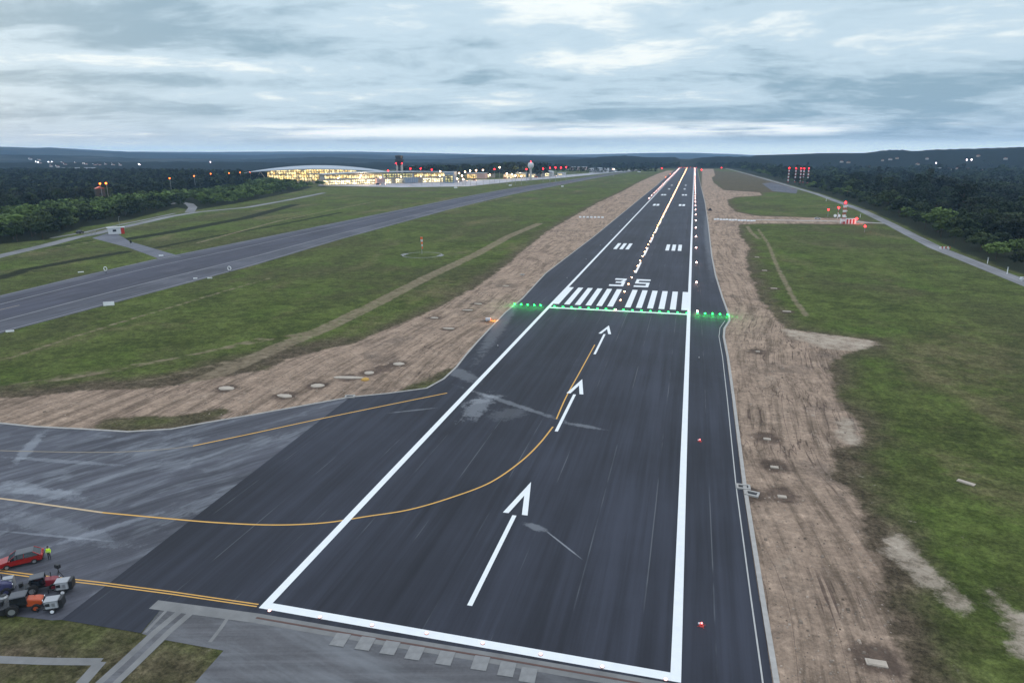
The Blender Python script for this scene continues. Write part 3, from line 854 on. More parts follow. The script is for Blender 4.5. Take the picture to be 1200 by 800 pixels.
b0 = inset(M['l_pink'], .19); b0.name = 'end_bar_light'
BL = [(316, 716), (375, 723.5), (436, 732.8), (500, 742.3), (565.7, 754), (633.6, 767), (705.6, 781.5), (780, 796.5)]
for i, p in enumerate(BL):
    x, y = G(*p)
    if i == 0: b0.location = (x, y, .052); tag(b0, 'first pale pink light from the left on the near white end bar', 'runway light', 'lights on the end bar')
    else: dup(b0, (x, y, .052), 0, f'{ORD[i]} pale pink light from the left on the near white end bar')
r0 = None
for i, (p, lb) in enumerate((((822, 733), 'red edge light with white cap on the right shoulder by the near end bar'), ((820, 517), 'small red edge light on the right shoulder below the green wing bar'))):
    x, y = G(*p); t = thing('red_edge_light', lb, 'runway light', (x, y, .03), 0, 'red edge lights'); t.scale = (.8, .8, .8)
    q = MB(); q.lathe([(.34, 0), (.34, .05), (.10, .08), (.09, .30), (.15, .34)], n=10); q.build('base', M['red_paint'], t)
    q = MB(); q.lathe([(.12, .341), (.14, .44), (.06, .52)], n=10); q.build('lens', M['l_redsoft'], t)
    q = MB(); q.ball((-.32, .1, .25), .13, 8); q.build('white_cap', M['white_bright'], t)
    for k in range(4):
        a = k * 1.57 + .5; q = MB(); q.cyl((.3 * math.cos(a), .3 * math.sin(a), .05), (.62 * math.cos(a), .62 * math.sin(a), .02), .03, .03, 6); q.build('bracket', M['red_paint'], t)
# red lights at the far end of the runway
q = MB(); q.lathe([(.3, 0), (.12, .1), (.1, .5), (.3, .55)], n=8); re = q.build('runway_end_light', M['dark_metal'])
e = MB(); e.ball((0, 0, .85), .40, 8); e.build('lens', M['l_red'], re)
tag(re, 'first red light from the left across the far runway end', 'runway light', 'red runway end lights'); re.location = (-30, YF + 3, 0)
for k in range(1, 7): dup(re, (-30 + 10 * k, YF + 3, 0), 0, f'{ORD[k]} red light from the left across the far runway end')
for i, p in enumerate(((780, 205.5), (785, 205), )):
    pass
for i, (p, lb) in enumerate((((780, 208.5), 'nearer of two orange lights on the left verge far down the runway'), ((785.5, 205), 'farther of two orange lights on the left verge far down the runway'))):
    x, y = G(*p); t = thing('verge_light', lb, 'light', (x, y, 0), 0, 'orange verge lights')
    q = MB(); q.lathe([(.3, 0), (.2, .1), (.15, 1.0), (.3, 1.05)], n=8); q.build('base', M['dark_metal'], t)
    q = MB(); q.ball((0, 0, 1.5), .7, 8); q.build('lens', M['l_orange'], t)

# ------------------------------------------------------------------ small airfield furniture
def pit(p, label, sx=1.6, sy=1.2, rz=0.0, mat='mud_concrete', h=.12):
    x, y = G(*p)
    t = thing('inspection_pit', label, 'pit cover', (x, y, 0), rz, 'concrete inspection pits')
    q = MB()
    if x < 0: q.prism([(sx * .56 * math.cos(a) * random.uniform(.82, 1.08) * (1.25 if abs(math.cos(a)) > .5 else 1), sy * .56 * math.sin(a) * random.uniform(.85, 1.1) * 1.1) for a in np.linspace(.3, 6.58, 10)[:-1]], 0, h)
    else: q.box((0, 0, h / 2), (sx, sy, h))
    q.build('pit_frame', M['mud_concrete'], t)
    q = MB(); q.box((0, 0, h + .025), (sx * .78, sy * .78, .05)); q.build('cover', M[mat], t, bevel=.01)
for a in [((265, 455), 'white topped pit in a green weed patch left of the dirt track', 3.0, 2.0), ((372, 452), 'pit cover with a dark muddy rim beside the curved pavement edge', 2.4, 2.2),
          ((408, 442.5), 'long pale slab lying on the dirt beside the pavement curve', 5.4, 1.5, R(10)), ((433, 437), 'round looking pale pit just right of the long slab', 1.8, 1.8),
          ((467, 426.5), 'lone pale pit with a dark ring on the left dirt strip', 2.2, 2.0), ((526, 385), 'bright white pit on the left dirt strip below the orange lamp', 2.6, 1.4),
          ((548.5, 363.5), 'bright white pit left of the green wing bar', 2.6, 1.4), ((509, 372.5), 'faint pale pit at the grass edge of the left dirt', 2.0, 1.5), ((560, 356), 'dull pit uphill from the bright pit by the wing bar', 2.2, 1.4),
          ((593, 335), 'small pale pit on the left dirt level with the threshold stripes', 1.8, 1.2), ((334, 464), 'flat pit with a dark hole beside the taxiway gutter', 2.6, 1.6),
          ((899, 514.5), 'nearest to the wing bar of three small pits in a line on the right dirt', 1.2, .8), ((907.5, 547.5), 'middle one of three small pits in a line on the right dirt', 1.2, .8),
          ((916.5, 582), 'lowest of three small pits in a line on the right dirt', 1.2, .8), ((1027, 777), 'flat grey manhole slab in the dirt at the lower right', 1.9, .9),
          ((1132, 565.5), 'pale blue slab with dark slots lying in the right grass', 2.3, .9, R(-35)),
          ((887, 301.5), 'farthest white slab along the right dirt edge', 2.0, 1.2), ((896, 317), 'second white slab along the right dirt edge counted from the far end', 2.0, 1.2),
          ((907, 338), 'third white slab along the right dirt edge counted from the far end', 2.2, 1.2), ((922, 365), 'nearest bright white slab along the right dirt edge', 2.4, 1.2), ((888, 412), 'small pale pit on dirt right of the gutter kink', 1.0, .8)]:
    pit(*a)
x, y = G(428, 445); q = MB(); q.lathe([(.9, 0), (.8, .3), (.3, .5)], n=10); tag(q.build('yellow_cover', simple('dull_yellow_plastic', (.45, .26, .05), .6), None, (x, y, 0)), 'small yellow cover on the dirt beside the round pit', 'cover')
def gully(p, label, rz=0.0):
    x, y = G(*p); t = thing('drain_gully', label, 'drain', (x, y, 0), rz)
    q = MB()
    for a, b, c, d in ((0, .6, 2.0, .3), (0, -.6, 2.0, .3), (.85, 0, .3, .9), (-.85, 0, .3, .9)): q.box((a, b, .12), (c, d, .24))
    q.build('rim', M['pale_concrete'], t)
    q = MB(); q.box((0, 0, .06), (1.38, .88, .08)); q.build('grate', M['dark_metal'], t)
gully((410, 465), 'white concrete gully where the taxiway edge meets the runway shoulder', R(20)); gully((871, 571), 'white concrete gully straddling the right gutter')
gully((881, 579), 'white concrete gully stepped out onto dirt from the right gutter', R(-15))
gully((612, 322), 'white concrete gully on the left gutter above the wing bar', R(80))
x, y = G(572, 376); t = thing('warning_lamp', 'white boxed lamp throwing an orange glow on the left dirt', 'lamp', (x, y, 0), R(20))
q = MB(); q.box((0, 0, .55), (1.5, .9, .7)); q.cyl((-.4, 0, 0), (-.4, 0, .2), .12); q.cyl((.4, 0, 0), (.4, 0, .2), .12); q.build('case', M['white'], t, bevel=.05)
q = MB(); q.box((.78, 0, .55), (.06, .7, .5)); q.build('lens', M['l_orange'], t)
lamp('orange_lamp', (1.6, -.2, .8), (1, .42, .05), 420, t, .25)
# row of white barrier blocks across the right track and a short one on the left
q = MB(); q.prof([(-.55, 0), (.55, 0), (.5, .25), (.2, .55), (.16, 1.05), (-.16, 1.05), (-.2, .55), (-.5, .25)], -.9, .9)
bar = q.build('barrier_block', M['white_bright'], None, (0, 0, 0), bevel=.03)
P0, P1 = G(838, 257.5), G(884, 259.5)
for i in range(14):
    f = i / 13; x, y = P0[0] + (P1[0] - P0[0]) * f, P0[1] + (P1[1] - P0[1]) * f + (1.2 if i % 3 == 1 else -.8)
    lb = f'{ORD[i]} white barrier block from the runway in the row on the right dirt'
    o = bar if i == 0 else dup(bar, (x, y, .0), 0)
    o.location = (x, y, 0); o.rotation_euler = (0, 0, R(90 + random.uniform(-35, 35)))
    tag(o, lb, 'barrier', 'white barriers on the right dirt')
P0, P1 = G(680, 255), G(706, 255.3)
for i in range(7):
    f = i / 6; o = dup(bar, (P0[0] + (P1[0] - P0[0]) * f, P0[1] + (P1[1] - P0[1]) * f, 0), R(90 + random.uniform(-25, 25)))
    tag(o, f'{ORD[i]} white barrier block from the left in the short row on the left dirt', 'barrier', 'white barriers on the left dirt')
x, y = G(832, 247); q = MB(); q.lathe([(2.1, 0), (1.7, .6), (1.0, 1.5), (.9, 1.9), (.3, 2.3)], n=9); tag(q.build('soil_heap', M['soil_pile'], None, (x, y, 0)), 'dark pointed heap at the right dirt edge above the white barriers', 'heap')
def board(p, label, w=2.6, h=1.1, rz=R(38), z=None):
    x, y = G(*p); t = thing('marker_board', label, 'marker board', (x, y, 0), rz)
    q = MB(); q.box((0, 0, .3 + h / 2), (w, .14, h)); q.build('panel', M['white_bright'], t, bevel=.02)
    for s in (-1, 1): q = MB(); q.cyl((s * w * .35, 0, 0), (s * w * .35, 0, .32), .06); q.build('leg', M['metal'], t)
    return t
board((128, 359), 'white rectangular board beside the near edge of the left taxiway', 3.2, 1.3)
board((12, 390), 'small white board at the far left of the near taxiway edge', 2.0, .5)
board((95, 320), 'low white board in grass beyond the left taxiway', 2.2, .4); board((229, 327.5), 'first small white board on the grass just this side of the left taxiway', 1.5, .45)
board((246, 327), 'second small white board right beside another on the taxiway verge', 1.8, .45); board((189, 301), 'white board at the mouth of the link road by the taxiway', 2.0, .7)
board((749, 202), 'white board on the grass between the far taxiway and the runway', 9, 3.0); board((659, 219.2), 'white board on the grass left of the far runway', 4, 1.6)
board((598, 218), 'white board on the far apron island', 5, 1.8); board((534, 220.8), 'white board at the apron edge in front of the terminal', 5, 1.8)
for p, lb in (((124.5, 320), 'white ring framed light stand beyond the left taxiway'), ((269.5, 319.5), 'white ring framed light stand this side of the left taxiway')):
    x, y = G(*p); t = thing('light_stand', lb, 'light stand', (x, y, 0))
    q = MB(); q.cyl((0, 0, 0), (0, 0, 1.2), .1); q.build('post', M['dark_metal'], t)
    q = MB(); N_ = 14
    for k in range(N_): a, b = 2 * math.pi * k / N_, 2 * math.pi * (k + 1) / N_; q.cyl((.8 * math.cos(a), -.1, 1.9 + .8 * math.sin(a)), (.8 * math.cos(b), -.1, 1.9 + .8 * math.sin(b)), .13, .13, 6)
    q.build('ring', M['white_bright'], t)
# windsock
x, y = G(494.5, 297.5); t = thing('windsock', 'orange and white windsock hanging limp on its pole inside a pale ring', 'windsock', (x, y, 0))
q = MB(); q.cyl((0, 0, 0), (0, 0, 8.4), .14, .10); q.build('pole', M['metal'], t)
sk = MB()
for k in range(5):
    z1, z0 = 8.4 - k * 1.15, 8.4 - (k + 1) * 1.15; a = .62 - k * .07
    sk.cyl((.15 + k * .06, -.3, z1), (.21 + k * .06, -.3, z0), a, a - .07, 10, k % 2)
sk.build('sock', [M['orange_fabric'], M['white']], t)
q = MB(); q.cyl((-.3, -.3, 8.45), (.75, -.3, 8.45), .06); q.build('frame', M['metal'], t)
cx_, cy_ = (G(475, 298.5)[0] + G(515, 299)[0]) / 2, (G(475, 298.5)[1] + G(515, 299)[1]) / 2
mb = MB(); rr = 9.6
for k in range(48):
    a, b = 2 * math.pi * k / 48, 2 * math.pi * (k + 1) / 48
    w = 1.3 if (k % 24) in (0, 1, 22, 23) else .35
    mb.sheet([(cx_ + (rr + s * w) * math.cos(c), cy_ + (rr + s * w) * math.sin(c)) for c, s in ((a, -1), (a, 1), (b, 1), (b, -1))], .02)
mb.flat('windsock_ring_marking', M['pale_paint'])

# glide path site on the right
def banded(q, p0, p1, r, n, m=6):
    p0, p1 = Vector(p0), Vector(p1)
    for k in range(n): q.cyl(p0.lerp(p1, k / n), p0.lerp(p1, (k + 1) / n), r, r, m, k % 2)
def lattice_mast(name, label, loc, h, w, nb, light=True, group=None, cat='mast', lr=.9):
    t = thing(name, label, cat, loc, R(15), group)
    for sx in (-1, 1):
        for sy in (-1, 1):
            q = MB(); banded(q, (sx * w / 2, sy * w / 2, 0), (sx * w / 2, sy * w / 2, h), .09, nb); q.build('leg', [M['red_paint'], M['white_bright']], t)
    q = MB()
    for k in range(nb):
        z0, z1 = h * k / nb, h * (k + 1) / nb
        for s in (-1, 1):
            q.cyl((-w / 2, s * w / 2, z0), (w / 2, s * w / 2, z1), .07, .07, 5, k % 2); q.cyl((s * w / 2, -w / 2, z0), (s * w / 2, w / 2, z1), .07, .07, 5, k % 2)
            q.cyl((-w / 2, s * w / 2, z1), (w / 2, s * w / 2, z1), .07, .07, 5, k % 2)
            q.box((0, s * w / 2, (z0 + z1) / 2), (w * .96, .06, (z1 - z0) * .7), k % 2) if k % 2 == 1 else None
    q.build('bracing', [M['red_paint'], M['white_bright']], t)
    if light:
        q = MB(); q.ball((0, 0, h + lr * .5), lr * .72, 10); q.build('obstruction_light', M['l_red'], t)
        lt = q
    return t
bx, by = G(988, 262.5)
mt = lattice_mast('glide_path_mast', 'tall red and white lattice mast with red lamp beside the right perimeter road', (bx, by, 0), 14.2, 1.6, 9)
for z in (5, 9, 12.5):
    q = MB(); q.box((0, -1.1, z), (2.4, .4, .7)); q.build('antenna', M['white_bright'], mt)
x, y = G(981.5, 256); t = thing('monitor_mast', 'slim white mast with red lamp left of the lattice mast', 'mast', (x, y, 0))
q = MB(); banded(q, (0, 0, 0), (0, 0, 7.5), .18, 5); q.build('pole', [M['white_bright'], M['red_paint']], t); q = MB(); q.ball((0, 0, 8.0), .62, 10); q.build('obstruction_light', M['l_red'], t)
x, y = G(980, 257); t = thing('dish_antenna', 'pair of small white dish antennas at the foot of the slim mast', 'antenna', (x - 1, y, 0))
for s in (0, 2.4):
    q = MB(); q.cyl((s, 0, 0), (s, 0, 2.2), .12); q.build('stand', M['dark_metal'], t); q = MB(); q.lathe([(.1, 0), (.7, .15), (1.1, .5)], (0, 0, 0), 12)
    d = q.build('dish', M['white_bright'], t, (s, -.2, 2.6)); d.rotation_euler = (R(80), 0, R(20 if s else -20))
x, y = G(993.5, 262); t = thing('equipment_cabin', 'red and white striped equipment cabin at the foot of the lattice mast', 'cabin', (x, y, 0), R(8))
q = MB()
for k in range(9): q.box((-4.2 + k * 1.05, 0, 1.6), (1.05, 3.2, 3.2), k % 2)
q.build('wall', [M['white_bright'], M['red_paint']], t); q = MB(); q.box((0, 0, 3.32), (9.9, 3.6, .2)); q.build('roof', M['white'], t)
q = MB(); q.ball((4.9, -1.8, 3.6), .65, 10); q.build('wall_lamp', M['l_red'], t); lamp('red_lamp', (5.6, -4, 4), (1, .12, .05), 900, t, .3)
for p, h, lb in (((970, 254), 5.0, 'red ground lamp on a post left of the dish antennas'), ((1013, 272), 3.2, 'red ground lamp on a post in grass right of the striped cabin')):
    x, y = G(*p); t = thing('obstruction_lamp', lb, 'lamp', (x, y, 0), 0, 'red lamps on posts')
    q = MB(); q.cyl((0, 0, 0), (0, 0, h), .12); q.build('post', M['metal'], t); q = MB(); q.ball((0, 0, h + .4), .55, 10); q.build('lens', M['l_red'], t)
x, y = G(958, 257); t = thing('parked_car', 'small pale car parked on the access track by the glide path mast', 'car', (x, y, .02), R(5))
def small_car(t, body):
    q = MB(); q.prof([(-2.1, .35), (2.1, .35), (2.15, .75), (1.2, .95), (-2.1, .95), (-2.15, .6)], -.85, .85); q.build('body', body, t, bevel=.06)
    q = MB(); q.prof([(-1.7, .96), (1.0, .96), (.35, 1.45), (-1.2, 1.45)], -.78, .78, 0, .14, 1.2); q.build('cabin', M['glass'], t)
    q = MB(); q.box((-.42, 0, 1.47), (1.5, 1.25, .05)); q.build('roof', body, t)
    for sx in (-1.3, 1.3):
        for sy in (-.75, .75): q = MB(); q.cyl((sx, sy - .1, .33), (sx, sy + .1, .33), .33, .33, 12); q.build('wheel', M['rubber'], t)
small_car(t, M['white'])
x, y = G(94, 273.5); t = thing('parked_car', 'dark car stopped on the service road by the left gate', 'car', (x, y, .05), math.atan2(ROAD_L[5][1] - ROAD_L[3][1], ROAD_L[5][0] - ROAD_L[3][0])); small_car(t, M['dark_metal']); t.scale = (1.35, 1.35, 1.35)
# hut and gate on the left
x, y = G(136, 274); t = thing('gate_hut', 'white and red guard hut beside the left service road', 'hut', (x, y, 0), R(46)); t.scale = (1.1, 1.1, 1.25)
q = MB(); q.box((-.6, 0, 1.6), (6.4, 3.6, 3.2)); q.build('wall', M['white'], t); q = MB(); q.box((3.5, 0, 1.5), (1.8, 3.4, 3.0)); q.build('porch', M['red_paint'], t)
q = MB(); q.box((.2, 0, 3.3), (9.2, 4.2, .2)); q.build('roof', M['white'], t); q = MB(); q.box((-.6, -1.83, 1.8), (1.8, .06, 1.1)); q.build('window', M['dark_window'], t)
x, y = G(141, 270); t = thing('lamp_pole', 'thin lamp pole behind the guard hut', 'pole', (x, y, 0)); q = MB(); q.cyl((0, 0, 0), (0, 0, 9), .12, .07); q.build('pole', M['metal'], t); q = MB(); q.box((.5, 0, 9), (1.2, .3, .15)); q.build('lamp_head', M['metal'], t)
a, b = Vector(G(99, 277)), Vector(G(112, 275)); t = thing('road_gate', 'pale barred gate across the road left of the guard hut', 'gate', (a.x, a.y, 0), math.atan2(b.y - a.y, b.x - a.x)); L = (b - a).length
for k in range(4): q = MB(); q.cyl((L * k / 3, 0, 0), (L * k / 3, 0, 2.4), .12); q.build('post', M['metal'], t)
q = MB()
for z in (.5, 1.3, 2.1): q.cyl((0, 0, z), (L, 0, z), .07, .07, 6)
for k in range(16): q.cyl((L * k / 15, 0, .4), (L * k / 15, 0, 2.2), .035, .035, 5)
q.build('gate_panel', M['metal'], t)
x, y = G(156, 302 - 14.5); x, y = G(154, 287.5); t = thing('traffic_sign', 'small dark post sign beside the link road', 'sign', (x, y, 0)); q = MB(); q.cyl((0, 0, 0), (0, 0, 1.6), .09); q.build('post', M['metal'], t); q = MB(); q.lathe([(.75, -.05), (.75, .05)], n=12); d = q.build('panel', M['dark_metal'], t, (0, -.1, 2.0)); d.rotation_euler = (R(90), 0, 0)
for p, lb in (((1107, 292.5), 'red and white road barrier on the right perimeter road'), ((1203, 329), 'white road barrier at the right end of the perimeter road')):
    x, y = G(*p); t = thing('road_barrier', lb, 'barrier', (x, y, 0), R(15))
    for s in (-1, 1): q = MB(); q.box((s * 2.0, 0, .5), (.3, .6, 1.0)); q.build('leg', M['white'], t)
    for z in (.75, 1.35):
        q = MB()
        for k in range(6): q.box((-2.3 + .92 * k, -.0, z), (.92, .16, .38), k % 2)
        q.build('plank', [M['white_bright'], M['red_paint' if 'red' in lb else 'white']], t)
for i, p in enumerate(((968, 236), (1008, 255), (1180, 321), (1157, 309))):
    x, y = G(*p); t = thing('marker_post', ['white marker post beside the road above the dish antennas', 'white marker post beside the road right of the lattice mast', 'white marker post nearest the right frame end of the road', 'white marker post below the round bushes by the road'][i], 'post', (x, y, 0), 0, 'white posts along the perimeter road')
    q = MB(); q.cyl((0, 0, 0), (0, 0, 2.6), .16, .12); q.build('post', M['white_bright'], t); q = MB(); q.box((0, 0, 2.7), (.5, .3, .3)); q.build('cap', M['metal'], t)
# approach masts with red lamps beyond the right wood edge
for i, p in enumerate(((925, 197.5), (933, 197.8), (939, 197.8), (942.5, 198), (948, 197.8))):
    dx, dy, dz = ray(p[0], p[1]); d = 1250 / math.hypot(dx, dy); x, y = CAM[0] + dx * d, CAM[1] + dy * d; zt = CAM[2] + dz * d; z0 = T1(x, y)
    lattice_mast('obstruction_mast', f'{ORD[i]} red lamped mast from the left in the row above the right wood', (x, y, z0), zt - z0, 1.4, 9, True, 'red lamped masts over the wood', 'mast', 1.1)

# ------------------------------------------------------------------ vehicles, lower left
def wheel(t, x, y, r, w, rim=None, rimr=.55):
    q = MB(); q.cyl((x, y - w / 2, r), (x, y + w / 2, r), r, r, 18); wh = q.build('wheel', M['rubber'], t, bevel=.02)
    s = 1 if y > 0 else -1
    q = MB(); q.cyl((x, y + s * (w / 2 - .01), r), (x, y + s * (w / 2 + .025), r), r * rimr, r * rimr, 14); q.build('rim', rim or M['metal'], wh)
A_, B_ = Vector(G(4, 666)), Vector(G(42, 657)); d = B_ - A_
t = thing('red_car', 'red hatchback with grey roof and dark windows at the lower left', 'car', ((A_.x + B_.x) / 2, (A_.y + B_.y) / 2 + .3, .03), math.atan2(-d.y, -d.x))
q = MB(); q.prof([(-2.2, .32), (2.2, .32), (2.28, .62), (2.2, .82), (1.15, .98), (-2.12, 1.02), (-2.28, .78), (-2.25, .45)], -.9, .9, 0, .05, .8); q.build('body', M['red_car'], t, bevel=.07)
q = MB(); q.prof([(1.25, .97), (.45, 1.52), (-1.35, 1.55), (-2.1, 1.0)], -.84, .84, 0, .16, 1.2); q.build('window', M['glass'], t, bevel=.03)
q = MB(); q.prof([(.42, 1.525), (.30, 1.60), (-1.25, 1.62), (-1.4, 1.555)], -.70, .70, 0, .05, 1.58); q.build('roof', M['grey_roof'], t, bevel=.015)
for s in (-1, 1):
    q = MB(); q.cyl((1.2, s * .83, .99), (.44, s * .70, 1.53), .035, .035, 6); q.build('front_pillar', M['red_car'], t); q = MB(); q.cyl((-2.05, s * .83, 1.01), (-1.36, s * .70, 1.55), .06, .06, 6); q.build('rear_pillar', M['red_car'], t); q = MB(); q.cyl((-.4, s * .86, 1.0), (-.45, s * .71, 1.54), .035, .035, 6); q.build('pillar', M['red_car'], t)
    q = MB(); q.box((1.0, s * 1.0, 1.05), (.14, .2, .14)); q.build('mirror', M['red_car'], t)
    q = MB(); q.box((2.22, s * .66, .70), (.12, .36, .16)); q.build('headlight', M['white_bright'], t)
    q = MB(); q.box((-2.23, s * .68, .86), (.12, .3, .22)); q.build('tail_light', M['red_paint'], t)
    for x in (-1.38, 1.38): wheel(t, x, s * .82, .33, .22)
q = MB(); q.box((2.22, 0, .42), (.16, 1.7, .2)); q.build('bumper', M['dark_metal'], t, bevel=.03)
q = MB(); q.box((-2.24, 0, .42), (.16, 1.7, .2)); q.build('bumper', M['dark_metal'], t, bevel=.03)
def tractor(label, pa, pb, body, k=1.0):
    A_, B_ = Vector(G(*pa)), Vector(G(*pb)); d = B_ - A_
    t = thing('compact_tractor', label, 'tractor', ((A_.x + B_.x) / 2, (A_.y + B_.y) / 2, .03), math.atan2(d.y, d.x))
    t.scale = (k, k, k)
    q = MB(); q.prof([(.3, .62), (1.55, .55), (1.78, .72), (1.74, 1.0), (1.4, 1.22), (.3, 1.42)], -.64, .64, 0, .10, 1.1); q.build('hood', body, t, bevel=.07)
    q = MB(); q.box((1.78, 0, .82), (.05, .9, .3)); q.build('grille', M['dark_metal'], t)
    q = MB(); q.box((-.2, 0, .58), (3.0, .62, .34)); q.box((-1.2, 0, .85), (.9, 1.3, .3)); q.build('chassis', M['dark_metal'], t, bevel=.03)
    for s in (-1, 1):
        q = MB(); pts = [(-1.0 + .66 * math.cos(a), .62 + .66 * math.sin(a)) for a in np.linspace(R(165), R(15), 8)]
        q.prof(pts + [(-.42, .72), (-1.58, .72)], s * .62 - .2, s * .62 + .2); q.build('fender', M['dark_metal'], t)
        wheel(t, -1.0, s * .82, .60, .36, M['metal']); wheel(t, 1.15, s * .78, .42, .28, body)
        q = MB(); q.box((1.78, s * .48, .96), (.05, .18, .12)); q.build('headlight', M['white_bright'], t)
    q = MB(); q.prof([(.42, .98), (.28, 1.9), (-1.12, 1.94), (-1.22, 1.02)], -.62, .62, 0, .06, 1.5); q.build('cab_glass', M['glass'], t)
    for x, y in ((.42, .63), (.42, -.63), (-1.22, .63), (-1.22, -.63)):
        q = MB(); q.cyl((x, y, .95), (x * .8, y * .93, 1.95), .045, .045, 6); q.build('pillar', M['dark_metal'], t)
    q = MB(); q.box((-.42, 0, 2.0), (1.62, 1.36, .1), 0, 0, .92); q.build('roof', M['grey_roof'], t, bevel=.03)
    q = MB(); q.cyl((.95, .38, 1.2), (.95, .38, 1.95), .045, .045, 8); q.build('exhaust', M['dark_metal'], t)
    q = MB(); q.box((-2.05, 0, .62), (.75, 1.5, .7)); q.cyl((-1.5, .35, .6), (-1.8, .35, .75), .06); q.cyl((-1.5, -.35, .6), (-1.8, -.35, .75), .06); q.box((-2.2, .4, 1.15), (.4, .5, .5)); q.build('rear_implement', M['dark_metal'], t, bevel=.03)
    return t
tractor('red compact tractor with dark cab parked behind the white trailers', (40, 693), (62, 687.5), M['red_body'], .92)
tractor('orange compact tractor with dark cab on the pavement edge', (16, 717), (45, 711), M['orange_body'], 1.0)
tractor('blue violet tractor cut by the left frame edge', (-22, 702), (6, 694), M['blue_body'], 1.1)
def trailer(label, p, rz):
    x, y = G(*p); t = thing('compressor_trailer', label, 'trailer', (x, y, .03), rz, 'white machine trailers')
    q = MB(); q.box((0, 0, .95), (1.25, 1.1, .85)); q.build('housing', M['trailer_paint'], t, bevel=.06)
    q = MB(); q.box((.86, 0, .95), (.36, 1.2, 1.05)); q.build('end_cap', M['dark_metal'], t, bevel=.06)
    q = MB(); q.box((-.05, 0, 1.42), (1.4, 1.15, .06)); q.build('lid', M['metal'], t, bevel=.02)
    q = MB(); q.box((-.35, -.585, 1.05), (.42, .03, .36)); q.build('vent', M['dark_metal'], t)
    q = MB(); q.box((.2, -.585, 1.0), (.3, .03, .4)); q.build('panel', M['metal'], t)
    q = MB(); q.box((0, 0, .46), (1.7, 1.0, .14)); q.cyl((-.8, 0, .46), (-1.7, 0, .4), .06); q.cyl((-1.6, 0, 0), (-1.6, 0, .5), .05); q.build('drawbar', M['dark_metal'], t)
    for s in (-1, 1): wheel(t, .05, s * .68, .31, .2, M['white_bright'], .62)
trailer('white trailer machine behind, touching the double yellow line', (76, 692.5), R(30))
trailer('white trailer machine in front, nearest the pavement edge', (64, 714.5), R(30))
x, y = G(70, 676.5); t = thing('light_tripod', 'small black tripod lamp standing on the double yellow line', 'tripod', (x, y, .05))
for k in range(3):
    a = k * 2.1 + .4; q = MB(); q.cyl((.45 * math.cos(a), .45 * math.sin(a), 0), (0, 0, .9), .035, .035, 6); q.build('leg', M['dark_metal'], t)
q = MB(); q.cyl((0, 0, .9), (0, 0, 1.3), .05); q.box((0, 0, 1.5), (.6, .3, .45)); q.build('lamp_head', M['dark_metal'], t)
x, y = G(12, 690); t = thing('tool_cabinet', 'grey slatted metal cabinet behind the orange tractor', 'cabinet', (x, y, .03), R(35))
q = MB(); q.box((0, 0, .85), (1.1, .8, 1.3)); q.build('body', M['metal'], t, bevel=.03)
for k in range(5): q = MB(); q.box((0, -.415, .45 + .2 * k), (.9, .03, .1)); q.build('slat', M['white'], t)
for k in range(4): q = MB(); q.cyl(((.45 if k % 2 else -.45), (.3 if k < 2 else -.3), 0), ((.45 if k % 2 else -.45), (.3 if k < 2 else -.3), .22), .05); q.build('leg', M['dark_metal'], t)
x, y = G(10, 711); t = thing('grey_bin', 'grey sack shaped bin leaning beside the orange tractor wheel', 'bin', (x - .8, y + .3, .03), R(35))
q = MB(); q.lathe([(.36, 0), (.45, .4), (.42, .9), (.28, 1.1)], n=12); q.build('body', M['metal'], t); q = MB(); q.lathe([(.32, 1.101), (.3, 1.17), (.1, 1.2)], n=12); q.build('lid', M['dark_metal'], t)
x, y = G(54.5, 708); q = MB(); q.box((0, 0, .2), (.5, .35, .4)); tag(q.build('white_box', M['white'], None, (x, y, .03), R(20), bevel=.03), 'small white box on the pavement between the tractors and trailers', 'box')

